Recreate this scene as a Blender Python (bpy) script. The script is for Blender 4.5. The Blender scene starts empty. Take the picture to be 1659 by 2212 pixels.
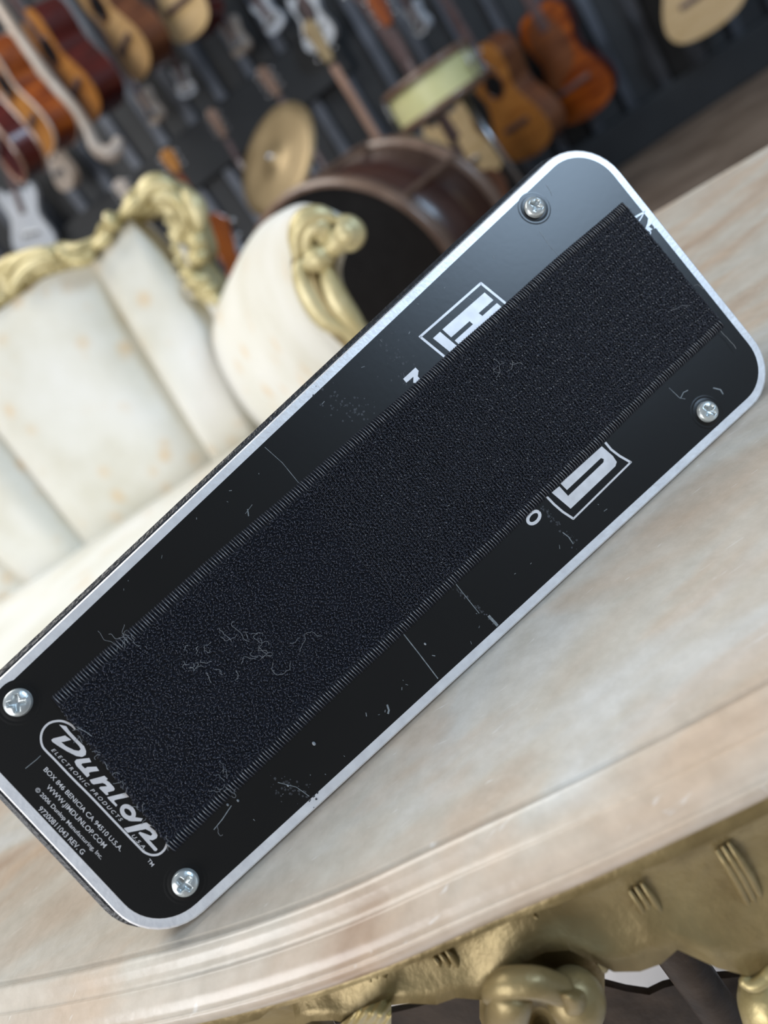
import bpy, bmesh, math, random
import numpy as np
from mathutils import Vector, Matrix
from mathutils.geometry import tessellate_polygon
random.seed(7); np.random.seed(7)
C = bpy.context.scene.collection
R = math.radians
# ------------------------------------------------------------------ camera
F = 1661.0; CX, CY = 829.5, 1106.0
PITCH, ROLL = R(20), R(54)
CAM = Vector((0, 0, 0.59))
_fw = Vector((0, math.cos(PITCH), -math.sin(PITCH)))
_r0 = Vector((1, 0, 0)); _u0 = _r0.cross(_fw)
CXA = _r0*math.sin(ROLL) - _u0*math.cos(ROLL)
CYA = _r0*math.cos(ROLL) + _u0*math.sin(ROLL)
CZA = -_fw
cd = bpy.data.cameras.new('camera'); cam = bpy.data.objects.new('camera', cd); C.objects.link(cam)
cam.matrix_world = Matrix(((CXA.x, CYA.x, CZA.x, CAM.x), (CXA.y, CYA.y, CZA.y, CAM.y), (CXA.z, CYA.z, CZA.z, CAM.z), (0, 0, 0, 1)))
cd.sensor_fit = 'VERTICAL'; cd.sensor_height = 36; cd.lens = F/2212*36
cd.clip_start = 0.01; cd.clip_end = 60
cd.dof.use_dof = True; cd.dof.focus_distance = 0.212; cd.dof.aperture_fstop = 8.0
bpy.context.scene.camera = cam
# ------------------------------------------------------------------ light
w = bpy.data.worlds.new('world'); bpy.context.scene.world = w; w.use_nodes = True
w.node_tree.nodes['Background'].inputs[0].default_value = (0.90, 0.95, 1.0, 1)
w.node_tree.nodes['Background'].inputs[1].default_value = 0.20
def area(name, loc, target, sx, sy, power, col):
    l = bpy.data.lights.new(name, 'AREA'); l.shape = 'RECTANGLE'; l.size = sx; l.size_y = sy
    l.energy = power; l.color = col
    o = bpy.data.objects.new(name, l); C.objects.link(o); o.location = loc
    o.rotation_euler = (Vector(target)-Vector(loc)).to_track_quat('-Z', 'Y').to_euler()
    return o
area('window_light', (3.0, -1.65, 2.7), (0, 0.2, 0.5), 1.5, 1.3, 105, (0.56, 0.76, 1.0))
area('ceiling_light', (-1.2, 1.6, 3.1), (-0.6, 1.2, 0.4), 2.4, 1.6, 92, (1.0, 0.975, 0.93))
area('low_fill_light', (-2.6, -1.5, 0.95), (0, 0.45, 0.1), 2.0, 1.7, 95, (0.97, 0.98, 1.0))  # added low fill, brightens the rug under the table
vs = bpy.context.scene.view_settings
vs.view_transform = 'Standard'; vs.look = 'None'; vs.gamma = 1; vs.use_curve_mapping = False
vs.exposure = 0.0
# ------------------------------------------------------------------ picture geometry helpers
def ray(px, py):
    return CXA*((px-CX)/F) - CYA*((py-CY)/F) - CZA
def at(px, py, z):
    return CAM + ray(px, py)*z
def on_plane(px, py, p0, n):
    d = ray(px, py); return CAM + d*((Vector(p0)-CAM).dot(n)/d.dot(n))
def pxdir(dx, dy):
    return (CXA*dx - CYA*dy).normalized()
UP = Vector((0, 0, 1))
# ------------------------------------------------------------------ materials
def nt(name):
    m = bpy.data.materials.new(name); m.use_nodes = True
    t = m.node_tree; b = t.nodes['Principled BSDF']; return m, t, b
def ramp(t, stops):
    r = t.nodes.new('ShaderNodeValToRGB'); e = r.color_ramp.elements
    while len(e) < len(stops): e.new(0.5)
    for k, (p, c) in enumerate(stops):
        e[k].position = p; e[k].color = (*c, 1)
    return r
def mat(name, c1, c2=None, rough=0.5, metal=0.0, scale=30, bump=0.0, detail=4, spec=0.5, bscale=None, stretch=None, coat=0, bdist=0.001):
    m, t, b = nt(name); L = t.links
    b.inputs['Roughness'].default_value = rough; b.inputs['Metallic'].default_value = metal
    b.inputs['Specular IOR Level'].default_value = spec; b.inputs['Coat Weight'].default_value = coat
    b.inputs['Coat Roughness'].default_value = 0.15
    tc = t.nodes.new('ShaderNodeTexCoord'); mp = t.nodes.new('ShaderNodeMapping')
    L.new(tc.outputs['Object'], mp.inputs[0])
    if stretch: mp.inputs['Scale'].default_value = stretch
    n = t.nodes.new('ShaderNodeTexNoise'); n.inputs['Scale'].default_value = scale; n.inputs['Detail'].default_value = detail
    L.new(mp.outputs[0], n.inputs['Vector'])
    r = ramp(t, [(0.3, c1), (0.7, c2 or c1)]); L.new(n.outputs[0], r.inputs[0]); L.new(r.outputs[0], b.inputs['Base Color'])
    if bump:
        n2 = t.nodes.new('ShaderNodeTexNoise'); n2.inputs['Scale'].default_value = bscale or scale*3; n2.inputs['Detail'].default_value = 5
        L.new(mp.outputs[0], n2.inputs['Vector'])
        bp = t.nodes.new('ShaderNodeBump'); bp.inputs['Strength'].default_value = bump; bp.inputs['Distance'].default_value = bdist
        L.new(n2.outputs[0], bp.inputs['Height']); L.new(bp.outputs[0], b.inputs['Normal'])
    return m
def marble_mat():
    m, t, b = nt('marble'); L = t.links
    tc = t.nodes.new('ShaderNodeTexCoord'); mp = t.nodes.new('ShaderNodeMapping')
    mp.inputs['Rotation'].default_value = (0, 0, R(28)); mp.inputs['Scale'].default_value = (0.55, 1.5, 1.2)
    L.new(tc.outputs['Object'], mp.inputs[0])
    n = t.nodes.new('ShaderNodeTexNoise'); n.inputs['Scale'].default_value = 11; n.inputs['Detail'].default_value = 6; n.inputs['Distortion'].default_value = 1.1; n.inputs['Roughness'].default_value = 0.5
    L.new(mp.outputs[0], n.inputs['Vector'])
    r = ramp(t, [(0.28, (0.42, 0.30, 0.215)), (0.42, (0.56, 0.46, 0.365)), (0.55, (0.60, 0.555, 0.48)), (0.68, (0.66, 0.65, 0.62)), (0.85, (0.60, 0.55, 0.47))])
    L.new(n.outputs[0], r.inputs[0])
    n2 = t.nodes.new('ShaderNodeTexNoise'); n2.inputs['Scale'].default_value = 26; n2.inputs['Detail'].default_value = 3; n2.inputs['Distortion'].default_value = 0.6
    L.new(mp.outputs[0], n2.inputs['Vector'])
    r2 = ramp(t, [(0.50, (0, 0, 0)), (0.72, (0.7, 0.7, 0.7))]); L.new(n2.outputs[0], r2.inputs[0])
    mx = t.nodes.new('ShaderNodeMixRGB'); mx.inputs[2].default_value = (0.60, 0.44, 0.31, 1)
    L.new(r2.outputs[0], mx.inputs[0]); L.new(r.outputs[0], mx.inputs[1])
    # hairline scratches
    mp3 = t.nodes.new('ShaderNodeMapping'); mp3.inputs['Scale'].default_value = (1, 6, 1); mp3.inputs['Rotation'].default_value = (0, 0, R(-20))
    L.new(tc.outputs['Object'], mp3.inputs[0])
    v = t.nodes.new('ShaderNodeTexNoise'); v.inputs['Scale'].default_value = 85; v.inputs['Detail'].default_value = 2; v.inputs['Distortion'].default_value = 1.5
    L.new(mp3.outputs[0], v.inputs['Vector'])
    r3 = ramp(t, [(0.70, (0, 0, 0)), (0.76, (0.6, 0.6, 0.6))]); L.new(v.outputs[0], r3.inputs[0])
    ng = t.nodes.new('ShaderNodeTexNoise'); ng.inputs['Scale'].default_value = 150; ng.inputs['Detail'].default_value = 8; ng.inputs['Roughness'].default_value = 0.7; L.new(tc.outputs['Object'], ng.inputs['Vector'])
    rg_ = ramp(t, [(0.35, (0.80, 0.79, 0.77)), (0.65, (1.0, 1.0, 1.0))]); L.new(ng.outputs[0], rg_.inputs[0])
    mg = t.nodes.new('ShaderNodeMixRGB'); mg.blend_type = 'MULTIPLY'; mg.inputs[0].default_value = 0.7
    L.new(mx.outputs[0], mg.inputs[1]); L.new(rg_.outputs[0], mg.inputs[2]); mx = mg
    mx2 = t.nodes.new('ShaderNodeMixRGB'); mx2.inputs[2].default_value = (0.74, 0.71, 0.67, 1)
    L.new(r3.outputs[0], mx2.inputs[0]); L.new(mx.outputs[0], mx2.inputs[1])
    L.new(mx2.outputs[0], b.inputs['Base Color'])
    b.inputs['Roughness'].default_value = 0.26
    b.inputs['Subsurface Weight'].default_value = 0.0
    bp = t.nodes.new('ShaderNodeBump'); bp.inputs['Strength'].default_value = 0.15; bp.inputs['Distance'].default_value = 0.0005
    n4 = t.nodes.new('ShaderNodeTexNoise'); n4.inputs['Scale'].default_value = 320; L.new(tc.outputs['Object'], n4.inputs['Vector'])
    L.new(n4.outputs[0], bp.inputs['Height']); L.new(bp.outputs[0], b.inputs['Normal'])
    return m
def gold_mat(name, c1, c2, rough=0.38, metal=0.65, scale=60):
    return mat(name, c1, c2, rough=rough, metal=metal, scale=scale, bump=0.5, bscale=140, detail=8, bdist=0.0016)
M = {}
M['marble'] = marble_mat()
M['gold'] = gold_mat('gilded_paint', (0.20, 0.145, 0.060), (0.33, 0.255, 0.12), rough=0.45, metal=0.45)
M['gold_light'] = gold_mat('gilded_light', (0.33, 0.25, 0.10), (0.50, 0.41, 0.20), scale=25, rough=0.42, metal=0.5)
M['sofa_gold'] = gold_mat('gilded_sofa', (0.44, 0.36, 0.16), (0.66, 0.58, 0.34), rough=0.42, metal=0.3, scale=30)
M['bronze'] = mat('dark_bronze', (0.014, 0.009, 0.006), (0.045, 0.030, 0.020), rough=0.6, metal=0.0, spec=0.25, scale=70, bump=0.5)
M['alu'] = mat('aluminium', (0.66, 0.655, 0.67), (0.78, 0.78, 0.79), rough=0.45, metal=0.5, scale=260, bump=0.08, bscale=900)
M['panel'] = mat('black_enamel', (0.0025, 0.0024, 0.0024), (0.0035, 0.0033, 0.0033), rough=0.30, scale=40, bump=0.012, bscale=500, spec=0.5)
M['housing'] = mat('black_crackle', (0.005, 0.006, 0.008), (0.022, 0.024, 0.029), rough=0.38, scale=420, bump=0.4, bscale=900)
M['rubber'] = mat('rubber', (0.012, 0.012, 0.012), (0.02, 0.02, 0.02), rough=0.8)
M['zinc'] = mat('zinc_screw', (0.46, 0.50, 0.50), (0.62, 0.66, 0.66), rough=0.28, metal=0.6, scale=260, bump=0.15, bscale=600)
M['print'] = mat('silver_print', (0.60, 0.59, 0.60), (0.72, 0.71, 0.72), rough=0.42, metal=0.35, scale=300)
M['scratch'] = mat('scratch', (0.10, 0.115, 0.125), (0.22, 0.24, 0.25), rough=0.5, scale=700)
M['residue'] = mat('glue_residue', (0.009, 0.0095, 0.011), (0.045, 0.048, 0.055), rough=0.55, scale=900)
M['velcro'] = mat('velcro_base', (0.002, 0.0024, 0.005), (0.004, 0.005, 0.010), rough=0.75, scale=500, spec=0.25)
M['loop'] = mat('velcro_loop', (0.003, 0.004, 0.009), (0.055, 0.062, 0.092), rough=0.28, scale=1500, spec=0.7)
M['selv'] = mat('selvedge', (0.02, 0.022, 0.028), (0.10, 0.105, 0.12), rough=0.32, scale=600, spec=0.7)
M['weave'] = mat('ground_weave', (0.003, 0.003, 0.006), (0.016, 0.018, 0.026), rough=0.5, scale=700)
M['hook'] = mat('pale_hook_glints', (0.16, 0.17, 0.19), (0.5, 0.52, 0.55), rough=0.2, scale=900)  # pale base colour stands in for glints on the filaments
M['lint'] = mat('lint', (0.10, 0.11, 0.125), (0.26, 0.28, 0.30), rough=0.7)
def velvet():
    m, t, b = nt('cream_damask'); L = t.links
    tc = t.nodes.new('ShaderNodeTexCoord')
    n = t.nodes.new('ShaderNodeTexNoise'); n.inputs['Scale'].default_value = 7; n.inputs['Detail'].default_value = 4
    L.new(tc.outputs['Object'], n.inputs['Vector'])
    r = ramp(t, [(0.32, (0.56, 0.53, 0.43)), (0.5, (0.65, 0.635, 0.565)), (0.7, (0.71, 0.70, 0.66))]); L.new(n.outputs[0], r.inputs[0])
    v = t.nodes.new('ShaderNodeTexVoronoi'); v.inputs['Scale'].default_value = 24; L.new(tc.outputs['Object'], v.inputs['Vector'])
    r2 = ramp(t, [(0.08, (0.55, 0.55, 0.55)), (0.38, (0, 0, 0))]); L.new(v.outputs['Distance'], r2.inputs[0])
    n3 = t.nodes.new('ShaderNodeTexNoise'); n3.inputs['Scale'].default_value = 9; L.new(tc.outputs['Object'], n3.inputs['Vector'])
    r3 = ramp(t, [(0.44, (0, 0, 0)), (0.54, (1, 1, 1))]); L.new(n3.outputs[0], r3.inputs[0])
    mu = t.nodes.new('ShaderNodeMath'); mu.operation = 'MULTIPLY'; L.new(r2.outputs[0], mu.inputs[0]); L.new(r3.outputs[0], mu.inputs[1])
    mx = t.nodes.new('ShaderNodeMixRGB'); mx.inputs[2].default_value = (0.62, 0.40, 0.17, 1)
    L.new(mu.outputs[0], mx.inputs[0]); L.new(r.outputs[0], mx.inputs[1]); L.new(mx.outputs[0], b.inputs['Base Color'])
    b.inputs['Roughness'].default_value = 0.6; b.inputs['Sheen Weight'].default_value = 0.25
    return m
M['damask'] = velvet()
M['wall'] = mat('dark_sheet_metal', (0.022, 0.023, 0.025), (0.040, 0.042, 0.045), rough=0.5, metal=0.3, scale=4)
M['rib'] = mat('ribbed_sheet', (0.035, 0.038, 0.045), (0.15, 0.165, 0.20), rough=0.42, metal=0.4, scale=2.2, stretch=(1, 1, 1.5))  # bluish-white highlights are mixed into the lighter rib tone
M['base'] = mat('black_board', (0.012, 0.013, 0.015), (0.020, 0.022, 0.025), rough=0.6, scale=5)
M['black'] = mat('black_gloss', (0.006, 0.006, 0.007), (0.012, 0.012, 0.013), rough=0.35)
M['floor'] = mat('worn_brown_floor', (0.12, 0.085, 0.062), (0.24, 0.185, 0.145), rough=0.6, scale=4.5, bump=0.2, bscale=60)
M['rug'] = mat('pale_grey_rug', (0.70, 0.68, 0.69), (0.80, 0.78, 0.79), rough=0.95, scale=50, bump=0.5, bscale=300)
def wood(name, c1, c2, rough=0.25):
    return mat(name, c1, c2, rough=rough, scale=8, detail=5, stretch=(1, 6, 1), coat=0.4)
M['tan'] = wood('spruce', (0.50, 0.30, 0.12), (0.64, 0.42, 0.20))
M['pale'] = wood('pale_spruce', (0.56, 0.39, 0.19), (0.68, 0.50, 0.28))
M['amber'] = wood('amber_top', (0.34, 0.13, 0.025), (0.52, 0.23, 0.055))
M['orange'] = wood('orange_sunburst', (0.12, 0.018, 0.003), (0.40, 0.10, 0.012))
M['redwood'] = wood('red_mahogany', (0.045, 0.004, 0.003), (0.10, 0.010, 0.006))
M['brown'] = wood('brown_mahogany', (0.10, 0.032, 0.013), (0.21, 0.075, 0.03))
M['rosy'] = wood('copper_neck', (0.28, 0.16, 0.11), (0.42, 0.26, 0.19))
M['dusk'] = wood('dusky_neck', (0.07, 0.045, 0.045), (0.14, 0.09, 0.09))
M['cream'] = mat('cream_lacquer', (0.36, 0.28, 0.22), (0.52, 0.46, 0.41), rough=0.3, scale=8)
M['white'] = mat('white_lacquer', (0.45, 0.49, 0.55), (0.60, 0.63, 0.68), rough=0.3, scale=8)
M['copperish'] = wood('dim_copper', (0.10, 0.055, 0.035), (0.26, 0.17, 0.13))
M['brass'] = mat('aged_brass', (0.24, 0.175, 0.09), (0.36, 0.27, 0.15), rough=0.45, metal=0.55, scale=9)
M['shell'] = mat('yellowed_shell', (0.62, 0.61, 0.27), (0.78, 0.77, 0.42), rough=0.35, scale=9)
M['chrome'] = mat('chrome', (0.45, 0.46, 0.48), (0.6, 0.61, 0.63), rough=0.25, metal=0.95)
M['hoop'] = wood('hoop_wood', (0.13, 0.075, 0.05), (0.22, 0.14, 0.10), 0.35)
M['drum'] = wood('drum_mahogany', (0.035, 0.012, 0.008), (0.07, 0.025, 0.016), 0.3)
# ------------------------------------------------------------------ mesh helpers
def mesh_obj(name, verts, faces, m, parent=None, smooth=False, bevel=0, **kw):
    me = bpy.data.meshes.new(name); me.from_pydata([tuple(v) for v in verts], [], faces); me.update()
    bm = bmesh.new(); bm.from_mesh(me); bmesh.ops.recalc_face_normals(bm, faces=bm.faces); bm.to_mesh(me); bm.free()
    return link(name, me, m, parent, smooth, bevel, **kw)
def link(name, me, m, parent=None, smooth=False, bevel=0, **kw):
    me.materials.append(m)
    if smooth: me.polygons.foreach_set('use_smooth', [True]*len(me.polygons))
    o = bpy.data.objects.new(name, me); C.objects.link(o)
    if parent:
        o.parent = parent
    if bevel:
        b = o.modifiers.new('bevel', 'BEVEL'); b.width = bevel; b.segments = 2; b.limit_method = 'ANGLE'; b.angle_limit = R(35)
    for k, v in kw.items(): o[k] = v
    return o
def thing(name, label, cat, M4, group=None):
    o = bpy.data.objects.new(name, None); C.objects.link(o); o.empty_display_size = 0.05
    o.matrix_world = M4 if isinstance(M4, Matrix) else Matrix.Translation(M4)
    o['label'] = label; o['category'] = cat
    if group: o['group'] = group
    return o
def frame(o, x, y, z):
    return Matrix(((x.x, y.x, z.x, o.x), (x.y, y.y, z.y, o.y), (x.z, y.z, z.z, o.z), (0, 0, 0, 1)))
class G:
    """collects shapes for one mesh; all coordinates are in the parent's local space"""
    def __init__(s): s.v = []; s.f = []
    def add(s, vs, fs):
        b = len(s.v); s.v += [Vector(v) for v in vs]; s.f += [[i+b for i in f] for f in fs]; return s
    def box(s, c, size, rot=None):
        c = Vector(c); h = Vector(size)/2; vs = []
        for k in range(8):
            p = Vector(((1 if k & 1 else -1)*h.x, (1 if k & 2 else -1)*h.y, (1 if k & 4 else -1)*h.z))
            if rot: p = rot @ p
            vs.append(c+p)
        return s.add(vs, [[0, 2, 3, 1], [4, 5, 7, 6], [0, 1, 5, 4], [2, 6, 7, 3], [0, 4, 6, 2], [1, 3, 7, 5]])
    def tube(s, pts, rad, n=8, flat=1.0, cap=True, closed=False):
        pts = [Vector(p) for p in pts]; m = len(pts)
        rr = rad if hasattr(rad, '__len__') else [rad]*m
        b = len(s.v); prev = None
        for i, p in enumerate(pts):
            t = (pts[(i+1) % m if closed else min(i+1, m-1)] - pts[(i-1) % m if closed else max(i-1, 0)]).normalized()
            if prev is None:
                a = t.cross(UP) if abs(t.z) < .9 else t.cross(Vector((1, 0, 0)))
            else: a = prev - t*prev.dot(t)
            a.normalize(); prev = a; q = t.cross(a)
            for k in range(n):
                th = 2*math.pi*k/n; s.v.append(p + a*math.cos(th)*rr[i] + q*math.sin(th)*rr[i]*flat)
        for i in range(m if closed else m-1):
            j = (i+1) % m
            for k in range(n):
                s.f.append([b+i*n+k, b+i*n+(k+1) % n, b+j*n+(k+1) % n, b+j*n+k])
        if cap and not closed:
            s.f.append([b+k for k in range(n)][::-1]); s.f.append([b+(m-1)*n+k for k in range(n)])
        return s
    def lathe(s, prof, n=32, M4=None):
        """prof: (radius, height) pairs, axis local z"""
        b = len(s.v)
        for r_, z_ in prof:
            for k in range(n):
                th = 2*math.pi*k/n; p = Vector((r_*math.cos(th), r_*math.sin(th), z_)); s.v.append(M4 @ p if M4 else p)
        for i in range(len(prof)-1):
            for k in range(n): s.f.append([b+i*n+k, b+i*n+(k+1) % n, b+(i+1)*n+(k+1) % n, b+(i+1)*n+k])
        return s
    def ball(s, c, r, sc=(1, 1, 1), n=10, rot=None):
        b = len(s.v); c = Vector(c)
        for i in range(n+1):
            ph = math.pi*i/n
            for k in range(2*n):
                th = math.pi*k/n
                p = Vector((math.sin(ph)*math.cos(th)*sc[0], math.sin(ph)*math.sin(th)*sc[1], math.cos(ph)*sc[2]))*r
                if rot: p = rot @ p
                s.v.append(c+p)
        m = 2*n
        for i in range(n):
            for k in range(m): s.f.append([b+i*m+k, b+i*m+(k+1) % m, b+(i+1)*m+(k+1) % m, b+(i+1)*m+k])
        return s
    def prism(s, pts, z0, z1):
        n = len(pts); b = len(s.v)
        s.v += [Vector((p[0], p[1], z0)) for p in pts] + [Vector((p[0], p[1], z1)) for p in pts]
        s.f.append([b+k for k in range(n)][::-1]); s.f.append([b+n+k for k in range(n)])
        for k in range(n): s.f.append([b+k, b+(k+1) % n, b+n+(k+1) % n, b+n+k])
        return s
    def loft(s, rings, closed=False, cap=False):
        b = len(s.v); n = len(rings[0])
        for r_ in rings: s.v += [Vector(p) for p in r_]
        for i in range(len(rings)-1):
            for k in range(n if closed else n-1): s.f.append([b+i*n+k, b+i*n+(k+1) % n, b+(i+1)*n+(k+1) % n, b+(i+1)*n+k])
        if cap:
            s.f.append([b+k for k in range(n)][::-1]); s.f.append([b+(len(rings)-1)*n+k for k in range(n)])
        return s
    def out(s, name, m, parent=None, smooth=False, bevel=0, **kw):
        return mesh_obj(name, s.v, s.f, m, parent, smooth, bevel, **kw)
def spline(pts, per=6, closed=False):
    P = [Vector(p) for p in pts]; n = len(P); out = []
    for i in range(n if closed else n-1):
        a = P[(i-1) % n] if closed or i > 0 else P[0]*2-P[1]
        b = P[i]; c = P[(i+1) % n]
        d = P[(i+2) % n] if closed or i+2 < n else P[-1]*2-P[-2]
        for k in range(per):
            t = k/per
            out.append(0.5*((2*b)+(c-a)*t+(2*a-5*b+4*c-d)*t*t+(3*b-a-3*c+d)*t**3))
    if not closed: out.append(P[-1].copy())
    return out
def struct(o): o['kind'] = 'structure'; return o
def poly3d(pts, n, depth):
    """closed outline in space, extruded backwards along -n"""
    k = len(pts); vs = [Vector(p) for p in pts]+[Vector(p)-n*depth for p in pts]
    fs = [list(range(k)), [k+i for i in range(k)][::-1]]+[[i, k+i, k+(i+1) % k, (i+1) % k] for i in range(k)]
    return vs, fs

# ================================================================== setting
WA = Vector((1.80, 3.52, 0)); WD = Vector((0.967, -0.255, 0)).normalized(); WN = Vector((WD.y, -WD.x, 0)); WN = WN if WN.y < 0 else -WN
def wpt(s, z, off=0.0): return WA + WD*s + UP*z + WN*off
struct(G().box((0, 0, -0.02), (16, 16, 0.04)).out('floor', M['floor'])).location = (0.5, 2.0, 0)
wall = struct(G().box((0, 0, 1.9), (12, 0.1, 3.8)).out('wall_back', M['wall']))
wall.matrix_world = frame(WA - WD*1.0 - WN*0.05, WD, -WN, UP)
rib_me = None
for k in range(70):
    s_ = -6 + 0.165*k + 0.05
    if rib_me is None:
        g = G(); hw, ht, dd = 0.036, 0.022, 0.035
        vs = []
        for z in (0.16, 3.7):
            vs += [(-hw, -0.05, z), (-ht, -0.05-dd, z), (ht, -0.05-dd, z), (hw, -0.05, z)]
        g.add(vs, [[0, 1, 5, 4], [1, 2, 6, 5], [2, 3, 7, 6], [0, 3, 2, 1], [4, 5, 6, 7], [0, 4, 7, 3]])
        o = g.out('rib', M['rib'], wall); rib_me = o.data
    else:
        o = bpy.data.objects.new('rib', rib_me); C.objects.link(o); o.parent = wall
    o.location = (s_, 0, 0)
bb = struct(G().box((0, 0, 0.09), (12, 0.07, 0.18)).out('baseboard_back', M['base'], bevel=0.008))
bb.matrix_world = frame(WA - WD*1.0 + WN*0.036, WD, -WN, UP)
tr = struct(G().box((0, 0, 0), (4.2, 0.05, 0.22)).out('trim_1', M['base'], bevel=0.008))
_b = on_plane(505, 282, WA, WN); _e = on_plane(745, 120, WA, WN); tr.matrix_world = frame(Vector((_e.x, _e.y, 0))-WD*2.1+WN*0.075+UP*_b.z, WD, -WN, UP)
rug = thing('rug', 'pale grey flat rug lying on the floor under the marble table', 'rug', Vector((0.25, 0.25, 0)))
for sx in (-0.352, 0.352):
    G().box((sx, 0, 0.004), (0.70, 0.98, 0.008)).out('panel', M['rug'], rug, bevel=0.003)
G().box((0, 0, 0.003), (0.012, 0.97, 0.006)).out('seam', M['bronze'], rug)

# ================================================================== marble table
TZ = 0.59-0.1195
groove_px = [(0, 2126), (183, 2089.5), (293, 2063), (398.5, 2036), (560, 1986), (760, 1910), (900, 1842), (1055, 1771), (1220, 1696), (1293, 1658), (1508, 1552), (1659, 1470)]
near = [on_plane(x, y, (0, 0, TZ), UP) for x, y in groove_px]
farr = [on_plane(x, y, (0, 0, TZ), UP) for x, y in [(1700, 296), (1659, 320), (1540, 389), (1421, 459)]]
dn = (near[-1]-near[-4]).normalized(); df = (farr[0]-farr[-1]).normalized()
l0, r0 = near[0], near[-1]
outl = [Vector((-0.30, 0.31, TZ)), Vector((-0.26, 0.225, TZ)), Vector((-0.20, 0.155, TZ))]
dl = (near[0]-near[2]).normalized()
outl = [l0+dl*0.21+Vector((-0.03, 0.115, 0)), l0+dl*0.155+Vector((0, 0.045, 0)), l0+dl*0.10+Vector((0, 0.016, 0)), l0+dl*0.045+Vector((0, 0.003, 0))]
print('near', [tuple(round(c, 3) for c in p) for p in near], [tuple(round(c, 3) for c in p) for p in farr])
cl = outl + near + [r0+dn*0.10+Vector((0, 0.004, 0)), r0+dn*0.20+Vector((0, 0.015, 0)), r0+dn*0.285+Vector((0, 0.05, 0)), r0+dn*0.32+Vector((0, 0.13, 0)),
      farr[0]+df*0.14+Vector((0, -0.035, 0)), farr[0]+df*0.07+Vector((0, -0.008, 0))] + farr + [
      farr[-1]-df*0.10, farr[-1]-df*0.22+Vector((0, -0.02, 0)), farr[-1]-df*0.36+Vector((0, -0.06, 0))]
cl = [Vector((p.x, p.y, TZ)) for p in cl]
rim = spline(cl, 8, True)
# resample evenly
def resample(pts, n):
    P = pts+[pts[0]]; L = [0]
    for a, b in zip(P, P[1:]): L.append(L[-1]+(b-a).length)
    out = []; j = 0
    for k in range(n):
        t = L[-1]*k/n
        while L[j+1] < t: j += 1
        out.append(P[j].lerp(P[j+1], (t-L[j])/(L[j+1]-L[j])))
    return out, L[-1]
NR = 420
rim, PER = resample(rim, NR)
def smooth_ring(p, it=6):
    for _ in range(it): p = [(p[i-1]+p[i]*2+p[(i+1) % len(p)])/4 for i in range(len(p))]
    return p
rim = smooth_ring(rim)
ctr = sum(rim, Vector())/NR
nrm = []
for i in range(NR):
    t = (rim[(i+1) % NR]-rim[i-1]).normalized(); n_ = Vector((t.y, -t.x, 0))
    if n_.dot(rim[i]-ctr) < 0: n_ = -n_
    nrm.append(n_)
def ring(off, dz, fn=None):
    return [rim[i]+nrm[i]*off+UP*(dz+(fn(i) if fn else 0)) for i in range(NR)]
table = thing('table', 'low marble topped table with gilded carved apron, carrying the pedal', 'table', Vector((ctr.x, ctr.y, 0)))
def loc(pts, org): return [Vector(p)-org for p in pts]
TO = Vector((ctr.x, ctr.y, 0))
TK = 0.66
prof = [(-0.0012, 0), (-0.0004, -0.0022), (0.0003, -0.0022), (0.0008, 0.0003), (0.0018, 0.0006), (0.0034, 0.0000), (0.0046, -0.0016), (0.0056, -0.0036),
        (0.0078, -0.0060), (0.0086, -0.0054), (0.0094, -0.0056), (0.0102, -0.0068), (0.0125, -0.0088), (0.0142, -0.0112), (0.0150, -0.0140), (0.0156, -0.0136), (0.0161, -0.0142), (0.0160, -0.0175), (0.0144, -0.0215), (0.0120, -0.0250), (-0.02, -0.0250)]
rings = [loc(ring(a if a < 0.0009 else 0.0008+(a-0.0008)*0.80, b*TK), TO) for a, b in prof]
g = G(); g.loft(rings, closed=True)
g.f.append(list(range(NR))); g.f.append([len(g.v)-NR+k for k in range(NR)][::-1])
top = g.out('marble_top', M['marble'], table)
for p in top.data.polygons: p.use_smooth = len(p.vertices) == 4
# --- apron: vertical gilded wall following the rim; its scalloped lower edge read off the photograph's profile
AO = 0.0070
def hit_ring(px, py, off):
    d = ray(px, py); best = None
    for i in range(NR):
        a = rim[i]+nrm[i]*off; b = rim[(i+1) % NR]+nrm[(i+1) % NR]*off
        e = b-a; den = d.x*e.y-d.y*e.x
        if abs(den) < 1e-12: continue
        t = ((a.x-CAM.x)*e.y-(a.y-CAM.y)*e.x)/den
        u = ((a.x-CAM.x)*d.y-(a.y-CAM.y)*d.x)/den
        if t > 0 and -1e-6 <= u <= 1 and (best is None or t < best[0]): best = (t, i+u, CAM.z+d.z*t)
    return best
bot_px = [(600, 2194), (630, 2206), (669, 2191), (702, 2176), (720, 2185), (742, 2206), (780, 2200), (820, 2166), (841, 2152), (871, 2143), (895, 2153), (931, 2155), (970, 2143), (1001, 2129), (1028, 2137),
          (1040, 2146), (1099, 2084), (1159, 2043), (1214, 2029), (1270, 2053), (1304, 2090), (1318, 2081), (1357, 2086), (1397, 2075), (1443, 2055), (1455, 2034), (1477, 2027), (1497, 2033), (1524, 2059), (1556, 2083), (1596, 2095), (1624, 2091), (1659, 2075)]
hits = [h for h in (hit_ring(x, y, AO) for x, y in bot_px) if h]
hits.sort(key=lambda h: h[1])
zd = {}
hi = np.array([h[1] for h in hits]); hz = np.array([h[2]-TZ for h in hits])
def botz(i):
    if hi[0] <= i <= hi[-1]: return float(np.interp(i, hi, hz))
    ph = i*PER/NR
    return -0.058 - 0.010*abs(math.sin(ph*28)) - 0.004*math.sin(ph*71)
g = G()
lv = [0, 0.06, 0.12, 0.35, 0.6, 0.82, 1.0]; lo = [AO+0.0015, AO+0.0035, AO-0.002, AO-0.0045, AO-0.003, AO, AO+0.002]
rr_ = []
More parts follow.
